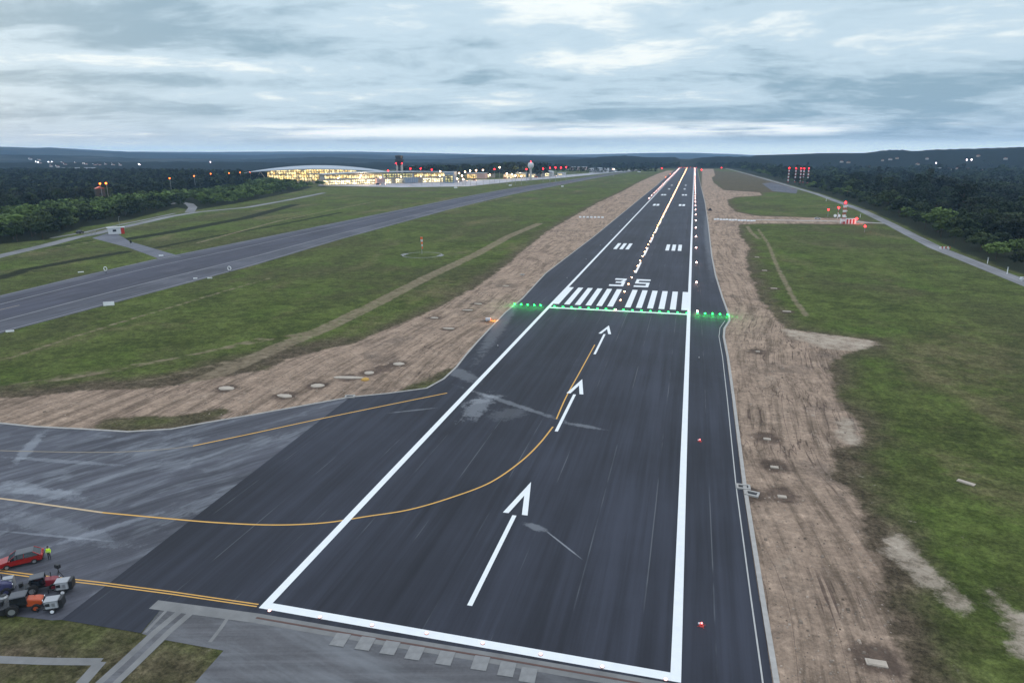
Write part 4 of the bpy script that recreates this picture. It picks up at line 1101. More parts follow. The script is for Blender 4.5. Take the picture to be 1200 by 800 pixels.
# ------------------------------------------------------------------ the person
def person(loc, rz):
    J = {}; E = []; Rd = []
    V_ = []
    def v(p, r, parent=None):
        V_.append(p); Rd.append(r if isinstance(r, tuple) else (r, r))
        if parent is not None: E.append((parent, len(V_) - 1))
        return len(V_) - 1
    pel = v((0, 0, .98), (.15, .11)); wa = v((0, 0, 1.14), (.135, .10), pel); ch = v((0, -.01, 1.34), (.165, .115), wa); nk = v((0, 0, 1.49), (.062, .062), ch)
    hd = v((0, .01, 1.60), (.078, .085), nk); ht = v((0, .01, 1.72), (.078, .09), hd); v((0, .01, 1.78), (.05, .055), ht); v((0, .10, 1.64), (.016, .016), hd)
    for s in (-1, 1):
        sh = v((s * .19, 0, 1.43), .062, ch); el = v((s * .27, -.03, 1.15), .048, sh); wr = v((s * .24, .10, .93), .032, el); pa = v((s * .235, .13, .86), (.018, .038), wr)
        for k in range(4): a = v((s * .23, .105 + k * .018, .81), .010, pa); v((s * .222, .11 + k * .018, .765 + .006 * abs(k - 1.5)), .008, a)
        th = v((s * .215, .165, .85), .011, pa); v((s * .205, .185, .815), .009, th)
        hp = v((s * .09, 0, .92), .095, pel); kn = v((s * .105, .02, .50), .062, hp); an = v((s * .11, -.01, .10), .045, kn); ft = v((s * .115, .04, .04), (.045, .035), an); v((s * .12, .17, .03), (.045, .028), ft)
    me = bpy.data.meshes.new('person'); me.from_pydata(V_, E, [])
    o = bpy.data.objects.new('person', me); COL.objects.link(o)
    o.modifiers.new('skin', 'SKIN'); sv = me.skin_vertices[0].data
    for i, r in enumerate(Rd): sv[i].radius = r
    sv[0].use_root = True
    o.modifiers.new('sub', 'SUBSURF').levels = 2; o.modifiers['sub'].render_levels = 2
    bpy.context.view_layer.update()
    dg = bpy.context.evaluated_depsgraph_get(); m2 = bpy.data.meshes.new_from_object(o.evaluated_get(dg)); o.modifiers.clear(); o.data = m2
    for k in ('skin', 'hivis', 'trousers', 'black_boot'): m2.materials.append(M[k])
    for p in m2.polygons:
        x, y, z = p.center
        p.material_index = 0
        if z < .12: p.material_index = 3
        elif z < 1.0 and abs(x) < .2: p.material_index = 2
        elif .98 <= z < 1.485 or (abs(x) > .19 and z > .95): p.material_index = 1
        p.use_smooth = True
    o.location = loc; o.rotation_euler = (0, 0, rz)
    q = MB(); q.lathe([(.088, -.03), (.106, .04), (.10, .11), (.06, .16), (.01, .175)], (0, -.012, 1.65), 14); q.build('hair', M['hair'], o, smooth=True)
    q = MB()
    q.lathe([(.20, -.17), (.205, -.05), (.20, .1), (.195, .22), (.16, .3), (.09, .345)], (0, 0, 1.14), 16); jk = q.build('jacket', M['hivis'], o, smooth=True); jk.scale = (1.08, .82, 1)
    q = MB(); q.lathe([(.208, -.055), (.208, -.005)], (0, 0, 1.14), 16); st_ = q.build('reflective_band', M['white'], jk)
    for s in (-1, 1):
        q = MB(); q.ball((s * .03, .093, 1.67), .011, 8); q.build('eye', M['hair'], o); q = MB(); q.ball((s * .088, .0, 1.65), .022, 8); q.build('ear', M['skin'], o)
    q = MB(); q.box((0, .088, 1.60), (.045, .012, .010)); q.build('mouth', simple('lips', (.3, .12, .1)), o)
    tag(o, 'standing person in a bright yellow hi-vis jacket and dark trousers', 'person')
x, y = G(58.5, 655); person((x, y, .03), R(200))

# ------------------------------------------------------------------ terminal and other buildings
A_ = Vector(G(380, 217.2)); B_ = Vector(G(533, 213.2)); d = (B_ - A_); L = d.length; ang = math.atan2(d.y, d.x)
t = thing('terminal_building', 'long brightly lit terminal front with yellow glass and grey flat roof', 'terminal', (A_.x, A_.y, 0), ang)
q = MB(); q.box((L / 2, 22, 4.6), (L, 40, 9.2)); q.build('wall', M['wall_tan'], t)
q = MB()
for a, b, c in ((0, .49, 'x'), (.53, .70, 'x'), (.74, .93, 'x')): q.box((L * (a + b) / 2, 1.6, 4.4), (L * (b - a), 1.0, 6.8))
q.build('hall_glazing', M['lit_low'], t)
q = MB(); q.box((L * .5, 24, 13), (L * .97, 34, 7.4)); q.build('upper_wall', M['wall_pale'], t)
q = MB(); q.box((L * .22, 6.6, 13), (L * .42, .8, 5.6)); q.build('upper_glazing', M['lit_warm'], t)
q = MB(); q.box((L * .82, 6.6, 13), (L * .28, .8, 5.6)); q.build('upper_glazing', M['lit_warm'], t)
q = MB(); q.box((L * .555, 6.6, 13), (L * .22, .8, 5.6)); q.build('pier_glazing', M['lit_green'], t)
q = MB(); q.box((L * .5, 2.0, 9.35), (L, 6.0, .5)); q.build('canopy', M['roof_grey'], t)
q = MB(); q.prof([(0, 16.7), (L * .3, 18.6), (L * .72, 18.2), (L, 16.9), (L, 17.6), (L * .72, 19.4), (L * .3, 19.8), (0, 17.3)], 3.0, 44); q.build('roof', M['roof_grey'], t)
for k in range(13): q = MB(); q.cyl((L * (k + .5) / 13, .2, 0), (L * (k + .5) / 13, .2, 9.0), .5, .5, 8); q.build('column', M['wall_pale'], t)
for f in (.40, .965):
    q = MB(); q.box((L * f * .97 + (2 if f < .5 else 0), -6, 4.8), (14 if f < .5 else 18, 10, 8.4)); q.build('glass_annex' if f > .5 else 'stair_block', M['panel_blue'] if f > .5 else M['wall_pink'], t)
q = MB(); q.box((L * .63, -6.5, 5.0), (24, 10, 8.6)); q.build('glass_annex', M['panel_blue'], t)
for k in range(7): q = MB(); q.box((L * .63 - 10.5 + 3.5 * k, -11.6, 5.0), (.3, .2, 8)); q.build('mullion', M['white'], t)
for k in range(6):
    q = MB(); q.ball((L * (.10 + .155 * k), -1.4, 11.0), 1.0, 8); q.build('facade_lamp', M['l_lamp'], t)
# curved roof hall behind
P1_, P2_ = Vector(G(286, 203, 18)), Vector(G(449, 199.3, 22)); d = P2_ - P1_; L = d.length; ang = math.atan2(d.y, d.x)
t = thing('terminal_hall', 'terminal hall under a long curved grey roof rising from a low tip', 'terminal', (P1_.x, P1_.y, 0), ang)
mb = MB(); n_ = 28; K = 6
for i in range(n_ + 1):
    f = i / n_; u = f * L
    zf = 18.5 + 9.5 * math.sin(math.pi * min(1, f * 1.12)) ** .9 * (1 if f < .5 else .92) if f < .89 else 19.5
    zf = 18.0 + 5.6 * math.sin(math.pi * f) ** .8
    zb = 18.1 + 10.5 * math.sin(math.pi * (f ** .86)) ** .9
    for j in range(K + 1):
        g = j / K; zz = zf + (zb - zf) * math.sin(g * math.pi / 2)
        mb.v.append((u, 78 * g * (math.sin(math.pi * (.04 + .92 * f)) ** .5), zz + 1.0))
for i in range(n_):
    for j in range(K):
        a = i * (K + 1) + j; mb.f.append((a, a + K + 1, a + K + 2, a + 1)); mb.m.append(0)
rf = mb.build('roof', M['roof_grey'], t, smooth=True); sm = rf.modifiers.new('thick', 'SOLIDIFY'); sm.thickness = 1.2; sm.offset = -1
gm = MB()
for i in range(24):
    f0, f1 = .16 + .64 * i / 24, .16 + .64 * (i + 1) / 24
    z0_, z1_ = (17.7 + 5.6 * math.sin(math.pi * f) ** .8 for f in (f0, f1))
    gm.add([(f0 * L, 5, 4), (f1 * L, 5, 4), (f1 * L, 5, z1_), (f0 * L, 5, z0_), (f0 * L, 6, 4), (f1 * L, 6, 4), (f1 * L, 6, z1_), (f0 * L, 6, z0_)], [(0, 1, 2, 3), (7, 6, 5, 4)], 0)
gm.build('hall_glazing', M['lit_warm'], t)
q = MB(); q.box((L * .5, 32, 8), (L * .66, 52, 16)); q.build('wall', M['wall_tan'], t)
q = MB(); q.box((L * .70, 2, 16.2), (L * .5, 4, 1.2)); q.build('canopy', M['roof_grey'], t)
for i in range(14):
    f = .09 + .05 * i; zt = 17.5 + 5.6 * math.sin(math.pi * f) ** .8; s = 6 if i % 2 else -6
    q = MB(); q.cyl((f * L + s, 1, 3), (f * L - s, 1, zt), .55, .45, 6); q.build('raking_column', M['wall_tan'], t)
# control tower
dx, dy, dz = ray(467.5, 181.3); dd = 1340 / math.hypot(dx, dy); x, y = CAM[0] + dx * dd, CAM[1] + dy * dd; zt = CAM[2] + dz * dd
t = thing('control_tower', 'tall control tower with dark glass cab above the terminal', 'tower', (x, y, 0), ang)
for s in (-1, 1): q = MB(); q.box((s * 4.2, 0, (zt - 16) / 2), (3.4, 6, zt - 16)); q.build('shaft', M['wall_pale'], t)
q = MB(); q.box((0, 0, (zt - 18) / 2), (5, 4, zt - 18)); q.build('core', M['dark_metal'], t)
q = MB(); q.lathe([(5.0, zt - 19), (6.6, zt - 15), (8.6, zt - 11.5), (8.6, zt - 8.5)], n=12); q.build('gallery', M['dark_metal'], t)
q = MB(); q.lathe([(6.2, zt - 8.45), (7.4, zt - 3.2)], n=12); q.build('cab_glass', M['dark_window'], t)
q = MB(); q.lathe([(7.9, zt - 3.15), (7.9, zt - 2.2), (5.5, zt - 1.2)], n=12); q.build('roof', M['dark_metal'], t)
q = MB(); q.cyl((0, 0, zt - 1.2), (0, 0, zt + 2.5), .25); q.build('mast', M['metal'], t)
for s in (-1, 1): q = MB(); q.ball((s * 5.5, -4.6, zt - 15.5), .9, 8); q.build('red_lamp', M['l_red'], t)

def apron_van(px, py, label, body):
    x, y = G(px, py); v = thing('apron_van', label, 'van', (x, y, .03), random.uniform(-.5, .5) + ang, 'vans on the apron')
    q = MB(); q.prof([(-3, .5), (3, .5), (3.1, 1.4), (2.2, 2.9), (-3, 3.0)], -1.1, 1.1); q.build('body', M[body], v, bevel=.08)
    q = MB(); q.box((0, 0, 2.2), (4.2, 2.24, .7)); q.build('window', M['dark_window'], v)
    for sx in (-2, 2): q = MB(); q.cyl((sx, -1.15, .5), (sx, 1.15, .5), .5, .5, 12); q.build('wheel', M['rubber'], v)
    q = MB(); q.ball((3.0, -.6, 1.0), .4, 8); q.build('headlight', M['l_lamp'], v)
for px, py in ((400, 216), (430, 216), (505, 213), (537, 212), (556, 211), (595, 209), (610, 208), (640, 206.8)):
    x, y = G(px, py); lamp('apron_lamp', (x, y - 4, 14), (1, .68, .38), 26000, None, 1.0)
for i, (px, py, bd) in enumerate(((443, 216.8, 'blue_body'), (450, 216.4, 'white'), (535, 213.8, 'white'), (540, 213.2, 'wall_pink'), (545, 212.6, 'white'), (556, 211.8, 'red_body'), (592, 209.6, 'orange_body'), (597, 209.2, 'white'), (605, 208.6, 'wall_pink'), (612, 208.3, 'white'), (628, 208.2, 'orange_body'), (650, 206.4, 'white'))):
    apron_van(px, py, f'{ORD[i]} service van from the left on the lit apron before the buildings', bd)
def px_building(name, label, cat, x0, x1, yb, yt, wall, roof='roof_grey', depth=24, lit=None, roofkind='flat', litf=(0.1, .9), group=None, win=0):
    """a building whose foot shows at row yb between two columns and whose top shows at row yt"""
    a, b = Vector(G(x0, yb)), Vector(G(x1, yb)); d = b - a; L = d.length
    dx, dy, dz = ray((x0 + x1) / 2, yt); r = math.hypot((a.x + b.x) / 2 - CAM[0], (a.y + b.y) / 2 - CAM[1]); h = CAM[2] + dz / math.hypot(dx, dy) * r
    t = thing(name, label, cat, (a.x, a.y, 0), math.atan2(d.y, d.x), group)
    q = MB(); q.box((L / 2, depth / 2, h * .46), (L, depth, h * .92)); q.build('wall', M[wall], t)
    if roofkind == 'flat': q = MB(); q.box((L / 2, depth / 2, h * .96), (L + 1.2, depth + 1.2, h * .08)); q.build('roof', M[roof], t)
    elif roofkind == 'arch':
        q = MB(); pts = [(L / 2 + (L / 2 + .6) * math.cos(a_), h * .78 + h * .26 * math.sin(a_)) for a_ in np.linspace(0, math.pi, 11)]; q.prof(pts, -.6, depth + .6); q.build('roof', M[roof], t)
    else: q = MB(); q.prof([(-.6, h * .82), (L + .6, h * .82), (L / 2, h * 1.05)], -.6, depth + .6); q.build('roof', M[roof], t)
    if lit:
        q = MB(); q.box((L * sum(litf) / 2, -.3, h * .42), (L * (litf[1] - litf[0]), .4, h * .62)); q.build('lit_front', M[lit], t)
    for k in range(win): q = MB(); q.box((L * (k + .5) / win, -.12, h * .5), (L / win * .5, .16, h * .25)); q.build('window', M['dark_window'], t)
    if not lit and not win: q = MB(); q.box((L * .5, -.12, h * .3), (L * .55, .16, h * .55)); q.build('door', M['metal'], t)
    return t, L, h
px_building('pier_building', 'green lit pier block at the right end of the terminal', 'building', 521, 532, 214.5, 201.5, 'panel_blue', lit='lit_green')
px_building('cargo_shed', 'pinkish cargo shed lit orange at its left end', 'shed', 547, 568, 209.5, 202.8, 'wall_pink', depth=30, lit='lit_warm', litf=(.0, .55))
px_building('cargo_office', 'white low office right beside the pinkish cargo shed', 'building', 568, 578, 208.3, 203, 'wall_pale', lit='lit_low', litf=(.1, .5))
px_building('lit_annex', 'low annex with bright warm windows among the vans left of the water tower', 'building', 590, 603, 208.8, 204.4, 'wall_tan', lit='lit_low')
px_building('yellow_office', 'small yellow lit office with dark door left of the green roofed shed', 'building', 619, 628, 208, 203.4, 'wall_tan', lit='lit_low')
px_building('green_roof_shed', 'small shed with a rounded green roof beside the water tower', 'shed', 627.5, 634, 207.5, 201.2, 'wall_tan', 'green_roof', roofkind='arch')
px_building('hangar', 'pale hangar with arched roof among the apron lamps', 'hangar', 635, 647, 207, 200.8, 'wall_pale', roofkind='arch', depth=40, lit='lit_low', litf=(.3, .7))
px_building('low_block', 'grey low block behind the bright apron lamps', 'building', 604, 617, 208.2, 202.4, 'panel_blue', lit='lit_warm')
px_building('store_block', 'small pale store between the hangar and the white hangars', 'building', 653, 662, 205.5, 202.5, 'wall_pale', lit='lit_low', litf=(.1, .6))
px_building('white_hangar', 'largest white hangar at the far end of the apron', 'hangar', 690, 712, 202.6, 197.2, 'white', roofkind='gable', depth=50)
px_building('white_hangar', 'white hangar with red lamp at the right end of the apron', 'hangar', 712.5, 720, 202.0, 197.4, 'white', roofkind='gable', depth=50)
px_building('far_depot', 'low pinkish depot beyond the dark trees left of the white hangars', 'building', 668, 686, 199.4, 195.6, 'wall_pink', depth=40, win=6)
dx, dy, dz = ray(622, 190.2); dd = 1320 / math.hypot(dx, dy); x, y = CAM[0] + dx * dd, CAM[1] + dy * dd; zt = CAM[2] + dz * dd
t = thing('water_tower', 'white round water tower with red lamp on top beyond the apron', 'water tower', (x, y, 0))
q = MB(); q.lathe([(2.6, 0), (2.0, zt * .45), (2.4, zt * .62)], n=12); q.build('stem', M['wall_pale'], t); q = MB(); q.lathe([(2.4, zt * .62), (5.6, zt * .74), (5.8, zt * .88), (4.2, zt * .97), (1.2, zt)], n=14); q.build('tank', M['white'], t, smooth=True)
q = MB(); q.ball((0, 0, zt + .8), .9, 8); q.build('red_lamp', M['l_red'], t)
def light_mast(label, px, py_top, dist, mat, group, r=1.1, name='apron_lamp_mast'):
    dx, dy, dz = ray(px, py_top); dd = dist / math.hypot(dx, dy); x, y = CAM[0] + dx * dd, CAM[1] + dy * dd; z0 = T1(x, y); h = CAM[2] + dz * dd - z0
    t = thing(name, label, 'lamp mast', (x, y, z0), 0, group)
    q = MB(); q.cyl((0, 0, 0), (0, 0, h), .3, .16, 8); q.build('pole', M['metal'], t)
    q = MB(); q.box((0, .2, h + .1), (2.2, .5, .3)); q.build('crossarm', M['metal'], t)
    q = MB(); q.ball((0, -.4, h), r, 8); q.build('lamp_head', mat, t)
rm = [(493, 197.8), (506, 199), (455, 200), (481, 197.8), (579.5, 198.2), (617, 198.5), (636.5, 197.8), (644.5, 197), (651, 196.5), (657.5, 196.5), (663.5, 196)]
for i, p in enumerate(rm): light_mast(f'{ORD[i]} red lamped mast counted along the apron from the terminal', p[0], p[1], 1150 + (i > 3) * 90, M['l_red'], 'red lamped apron masts', 1.0)
pm = [(446, 208), (545, 201.5), (551, 200.2), (558, 199.8), (594, 203.5), (600, 204.3), (585.5, 196.2), (566, 199.5), (604, 206), (611, 206.5), (516, 201), (719, 198.5), (538, 203), (541.5, 206), (536, 209.5), (543, 210), (574, 205)]
for i, p in enumerate(pm): light_mast(f'{ORD[i]} white lamped mast in order of the apron lighting round', p[0], p[1], 1120 if p[0] < 700 else 1500, M['l_lamp'], 'bright apron masts', 1.15)
for i, p in enumerate(((117.5, 215.2), (124.5, 214.8), (199, 209), (227.5, 206.3), (247, 203.7), (268.5, 203), (281.5, 202.2), (293, 202.2))):
    light_mast(f'{ORD[i]} orange street lamp from the left above the left wood', p[0], p[1], [830, 835, 1010, 1110, 1230, 1270, 1300, 1310][i], M['l_orange'], 'orange street lamps behind the wood', .8 if i > 1 else .9, 'street_lamp')
dx, dy, dz = ray(116.5, 221); dd = 840 / math.hypot(dx, dy); x, y = CAM[0] + dx * dd, CAM[1] + dy * dd; z0 = T1(x, y)
t = thing('forest_hut', 'small hut lit orange by the lamps in the left wood', 'hut', (x, y, z0), R(60)); zt = CAM[2] + dz * dd - z0
q = MB(); q.box((0, 0, zt / 2), (8, 6, zt)); q.build('wall', M['bark'], t); q = MB(); q.prof([(-4.4, zt), (4.4, zt), (0, zt + 2)], -3.4, 3.4); q.build('roof', M['orange_body'], t); q = MB(); q.box((0, -3.05, zt * .7), (3, .1, 1.6)); q.build('window', M['dark_window'], t)  # orange lamp glow on the roof is put into its colour
lamp('orange_lamp', (3, -3, zt + 5), (1, .35, .06), 9000, t, .5)

# villages and lamps on the hills
def far_point(px, py, dmin, dmax):
    dx, dy, dz = ray(px, py); k = math.hypot(dx, dy)
    d = np.linspace(dmin, dmax, 160); xs, ys = CAM[0] + dx / k * d, CAM[1] + dy / k * d; zz = terr(xs, ys) + 4; rz_ = CAM[2] + dz / k * d
    hit = np.nonzero(zz >= rz_)[0]; i = hit[0] if len(hit) else len(d) - 1
    return xs[i], ys[i], zz[i] - 4, d[i]
HS = [(43, 190.5), (47, 191.5), (58, 191), (62, 190.8), (36, 186), (46, 187.5), (74, 191.5), (77, 193.5), (60, 195), (68, 195.5), (88, 191.5), (98, 192), (101, 192.8), (112, 194), (117, 193.6), (124, 193.2), (133, 193.6), (141, 193.8), (164, 193.4)]
for i, p in enumerate(HS):
    x, y, z, dd = far_point(p[0], p[1] + 1.0, 2800, 7800)
    t = thing('village_house', 'pale lit house of the village on the left hills' if i > 1 else ['first brightest white building of the village on the left hills', 'second bright white building of the village on the left hills'][i], 'house', (x, y, z + 2), random.uniform(-.4, .4) + YAW, 'village houses on the left hills')
    k = dd / 4200
    q = MB(); q.box((0, 0, 3), (11 * k, 9, 6)); q.build('wall', M['wall_pale'], t); q = MB(); q.prof([(-6 * k, 6), (6 * k, 6), (0, 8.5)], -5, 5); q.build('roof', M['roof_tile'], t)
    q = MB(); q.ball((0, -9, 9), 1.25 * k * (1.25 if i in (0, 1, 2, 3, 18) else random.uniform(.25, .6)), 8); q.build('yard_lamp', M['l_town'], t)
x, y, z, dd = far_point(93, 199.5, 2600, 5000)
t = thing('village_hall', 'long white low building below the village lights', 'building', (x, y, z + 6), YAW); q = MB(); q.box((0, 0, 3), (dd * 32 / 800, 14, 6)); q.build('wall', M['white'], t); q = MB(); q.box((0, 0, 6.3), (dd * 32 / 800 + 2, 16, .6)); q.build('roof', M['white'], t)
HR = [(1043, 188.5), (1051, 187.2), (1034, 189.5), (986, 191.5), (994, 192), (1146, 185), (1178, 188), (1075, 194), (1090, 198.5), (1100, 199), (1112, 200), (1122, 199.5), (1134, 200.5), (1142, 201), (1150, 202.5), (1086, 188)]
for i, p in enumerate(HR):
    x, y, z, dd = far_point(p[0], p[1] + .6, 1900, 4000)
    t = thing('hillside_house', f'{ORD[i]} pale house scattered on the dark right hill', 'house', (x, y, z + 6), random.uniform(-.6, .6), 'houses on the right hill')
    k = dd / 2600
    w_ = random.uniform(6, 11) * k; q = MB(); q.box((0, 0, 2.5), (w_, 8, 5)); q.build('wall', M['wall_tan' if i % 3 else 'wall_pale'], t); q = MB(); q.prof([(-w_ * .56, 5), (w_ * .56, 5), (0, 7.5)], -4.6, 4.6); q.build('roof', M['roof_tile'], t)
for i, (p, r, lb) in enumerate((((1096.5, 191.2), 1.5, 'single white flood lamp on the right hill'), ((1132.5, 187.5), 1.8, 'left one of a pair of bright flood lamps on the right hill'), ((1138, 187.3), 1.8, 'right one of a pair of bright flood lamps on the right hill'), ((247, 190), 1.6, 'lone white lamp on the ridge left of the terminal'), ((164, 193.2), 1.2, 'lone white lamp right of the village on the left'))):
    x, y, z, dd = far_point(p[0], p[1] + 3, 1900, 6500)
    t = thing('flood_lamp', lb, 'lamp', (x, y, z), 0, 'flood lamps on the hills'); hz = CAM[2] + ray(*p)[2] / math.hypot(*ray(*p)[:2]) * dd - z
    q = MB(); q.cyl((0, 0, 0), (0, 0, hz), .4, .3, 6); q.build('pole', M['metal'], t); q = MB(); q.ball((0, 0, hz + .5), r * dd / 2600, 8); q.build('lamp_head', M['l_cool'], t)
for i, (p, lb) in enumerate((((775.5, 197.6), 'lone red lamp post left of the far runway end'), ((845.5, 197), 'red lamp post right of the far runway end'), ((822, 199.5), 'low red lamp just right of the far runway end'))):
    x, y = G(p[0], p[1] + .9); t = thing('end_lamp_post', lb, 'lamp', (x, y, 0), 0, 'red lamps by the runway end'); q = MB(); q.cyl((0, 0, 0), (0, 0, 2.5), .2); q.build('post', M['white'], t); q = MB(); q.ball((0, 0, 3.2), 1.1, 8); q.build('lens', M['l_red'], t)

# ------------------------------------------------------------------ trees
def leaf_mat(name, c1, c2):
    m, t, b = nt(name); n = N(t)
    oi = n.new('ShaderNodeObjectInfo'); p = n.pos()
    f = n.noise(p, .5, 3, .6); f2 = n.noise(p, .045, 3, .6)
    c = n.mix(f, c1, c2)
    tn = n.math('ADD', n.attr('tint'), n.math('MULTIPLY', oi.outputs['Random'], n.math('SUBTRACT', 1.0, n.math('GREATER_THAN', n.attr('tint'), .001))))
    c = n.mul(c, n.math('MULTIPLY_ADD', n.math('POWER', tn, 1.6), 1.5, .42))
    c = n.mix(n.math('MULTIPLY', n.ss(tn, .55, 1.0), .35), c, (.050, .050, .018))
    c = n.mul(c, n.ss(f2, .3, .7, .65, 1.35))
    n.link(c, b.inputs['Base Color']); b.inputs['Roughness'].default_value = .8; b.inputs['Specular IOR Level'].default_value = .15
    return m
M['leaf_light'] = leaf_mat('light_broadleaf', (.044, .085, .022), (.110, .152, .042))
M['leaf_dark'] = leaf_mat('dark_broadleaf', (.014, .026, .010), (.032, .050, .018))
M['needle'] = leaf_mat('dark_conifer', (.010, .018, .011), (.022, .032, .018))

def crown_np(kind, n_clump, per, size, seed):
    """leaf faces scattered through clumps; height 1, radius in units of height"""
    g = np.random.default_rng(seed); cs = []
    if kind == 'round':
        for i in range(n_clump):
            th, z = g.uniform(0, 2 * np.pi), g.uniform(-.75, 1)
            rr = np.sqrt(max(0, 1 - z * z)) * g.uniform(.55, 1.0)
            cs.append((.36 * rr * np.cos(th), .36 * rr * np.sin(th), .60 + .30 * z * g.uniform(.6, 1.05), g.uniform(.09, .17)))
    elif kind == 'pine':
        for i in range(n_clump):
            h = g.uniform(.30, .98); rr = (.20 * (1.02 - h) / .7 + .03) * g.uniform(.5, 1.1); th = g.uniform(0, 2 * np.pi)
            cs.append((rr * np.cos(th), rr * np.sin(th), h, g.uniform(.05, .10)))
    else:  # tall loose
        for i in range(n_clump):
            h = g.uniform(.35, .97); rr = .20 * np.sin(np.pi * (h - .2) / .95) * g.uniform(.3, 1.2); th = g.uniform(0, 2 * np.pi)
            cs.append((rr * np.cos(th), rr * np.sin(th), h, g.uniform(.07, .13)))
    V_ = []
    for (x, y, z, r) in cs:
        d = g.normal(size=(per, 3)); d /= np.linalg.norm(d, axis=1)[:, None]
        d[:, 2] = np.where(d[:, 2] < -.3, -d[:, 2], d[:, 2])
        c = np.array([x, y, z]) + d * r * g.uniform(.65, 1.08, (per, 1)) * np.array([1, 1, .8])
        nrm = d + g.normal(size=(per, 3)) * .45; nrm /= np.linalg.norm(nrm, axis=1)[:, None]
        a = np.cross(nrm, g.normal(size=(per, 3))); a /= np.linalg.norm(a, axis=1)[:, None]; b = np.cross(nrm, a)
        s = size * g.uniform(.6, 1.3, (per, 1)); s2 = s * g.uniform(.5, 1, (per, 1))
        V_.append(np.stack([c - a * s - b * s2, c + a * s - b * s2, c + a * s * .7 + b * s2, c - a * s * .7 + b * s2], 1))
    v = np.concatenate(V_).reshape(-1, 3); q = np.arange(len(v)).reshape(-1, 4)
    return v, q
PROTO = []
def proto(name, kind, leaf, hd, seeds, trunk_h):
    out = []
    for s in seeds:
        v, q = crown_np(kind, *hd, s)
        o = raw_mesh('crown', v, q, M[leaf]);
        t = thing(name, '', 'tree'); o.parent = t
        k = MB(); k.cyl((0, 0, 0), (.01, 0, trunk_h), .022, .010, 7)
        for j in range(4):
            a = j * 1.6 + s; k.cyl((.005, 0, trunk_h * (.55 + .1 * j)), (.16 * math.cos(a), .16 * math.sin(a), trunk_h * (.85 + .1 * j)), .009, .004, 5)
        k.build('trunk', M['bark'], t)
        out.append(t)
    return out
PR = {'light': proto('broadleaf_tree', 'round', 'leaf_light', (38, 26, .030), (1, 2, 3, 4), .62),
      'dark': proto('broadleaf_tree', 'round', 'leaf_dark', (38, 26, .030), (5, 6, 7, 8), .62),
      'pine': proto('pine_tree', 'pine', 'needle', (46, 16, .026), (9, 10, 11), .9),
      'tall': proto('eucalyptus_tree', 'tall', 'leaf_dark', (36, 18, .028), (12, 13, 14), .8)}
LOW = {'light': ([crown_np('round', 15, 9, .062, s) for s in (21, 22, 23)], 'leaf_light'), 'dark': ([crown_np('round', 15, 9, .062, s) for s in (24, 25, 26)], 'leaf_dark'),
       'pine': ([crown_np('pine', 18, 6, .05, s) for s in (27, 28, 29)], 'needle'), 'tall': ([crown_np('tall', 15, 8, .055, s) for s in (30, 31, 32)], 'leaf_dark')}

TREES = []  # x, y, z, height, kind, zone
def scatter(x0, x1, y0, y1, step, ok):
    for a in np.arange(x0, x1, step):
        for b in np.arange(y0, y1, step):
            x, y = a + rng.uniform(-.45, .45) * step, b + rng.uniform(-.45, .45) * step
            if ok(x, y): yield x, y
def infr(x, y, z):
    px, py, fw = to_px(x, y, z); return fw > 20 and -60 < px < 1260 and 150 < py < 860
pt = lambda poly: (lambda x, y: bool(inside(poly, np.array([x]), np.array([y]))[0]))
inL = pt(WOOD_L)
edgeL = WOOD_L[2:13]
hutx, huty = x_h, y_h = 0, 0
_hx, _hy, _ = P(116.5, 232)
cand = [c for c in scatter(-1700, -330, -150, 1250, 11.0, inL) if infr(c[0], c[1], 8)]
cx = np.array([c[0] for c in cand]); cy = np.array([c[1] for c in cand])
dl = seg_dist(edgeL, cx, cy); dist = np.hypot(cx - CAM[0], cy - CAM[1]); tz = terr(cx, cy)
drd = np.minimum(seg_dist(ROAD_L, cx, cy), seg_dist(GS([(222, 249), (226, 243), (222, 239), (211, 237), (200, 239)]), cx, cy))
for i in range(len(cand)):
    if drd[i] < 9 or rng.random() < .04: continue
    if dist[i] > 900 and rng.random() < .35: continue
    front = dl[i] < 95 + 45 * vnoise(np.array([cx[i] / 90]), np.array([cy[i] / 90]), 3)[0]
    px, py, fw = to_px(cx[i], cy[i], 8)
    if 100 < px < 134 and dl[i] > 70 and dist[i] < 860: continue
    if front:
        kind = 'light' if (dl[i] > 22 and rng.random() < .9) or px > 215 else 'dark'
        h = rng.uniform(10, 14) * (1.0 if dl[i] > 12 else .75)
        if px > 215: h *= .9
    else:
        kind = 'pine' if rng.random() < .7 else 'tall'; h = rng.uniform(15, 21)
        if px > 285: h = rng.uniform(15, 19.5)
    TREES.append((cx[i], cy[i], tz[i], h, kind, 'left'))
inR = lambda x, y: x > poly_x(ROAD_R, y) + 12
cand = [c for c in scatter(140, 420, 40, 900, 10.5, inR) if infr(c[0], c[1], 3)]
cand += [c for c in scatter(420, 1300, 40, 1900, 19, inR) if infr(c[0], c[1], 3)]
cand += [c for c in scatter(110, 420, 900, 2250, 17, lambda x, y: x > poly_x(ROAD_R, y) + 22) if infr(c[0], c[1], 3)]
cand += [c for c in scatter(420, 1500, 1900, 2400, 26, inR) if infr(c[0], c[1], 3)]
for x, y in cand:
    d = x - float(poly_x(ROAD_R, y)); u = rng.random()
    if d < 34: kind, h = ('dark' if u < .75 else 'light'), rng.uniform(5.5, 9.5)
    else: kind, h = ('dark' if u < .45 else 'pine' if u < .8 else 'tall'), rng.uniform(8, 15)
    v_ = vnoise(np.array([x / 60]), np.array([y / 60]), 9)[0]
    h *= rng.lognormal(0, .22) * (1.3 if v_ > .7 else .62 if v_ < .25 else 1.0)
    if d > 34 and v_ < .14 and x < 500: continue
    TREES.append((x, y, T1(x, y), h, kind, 'right'))
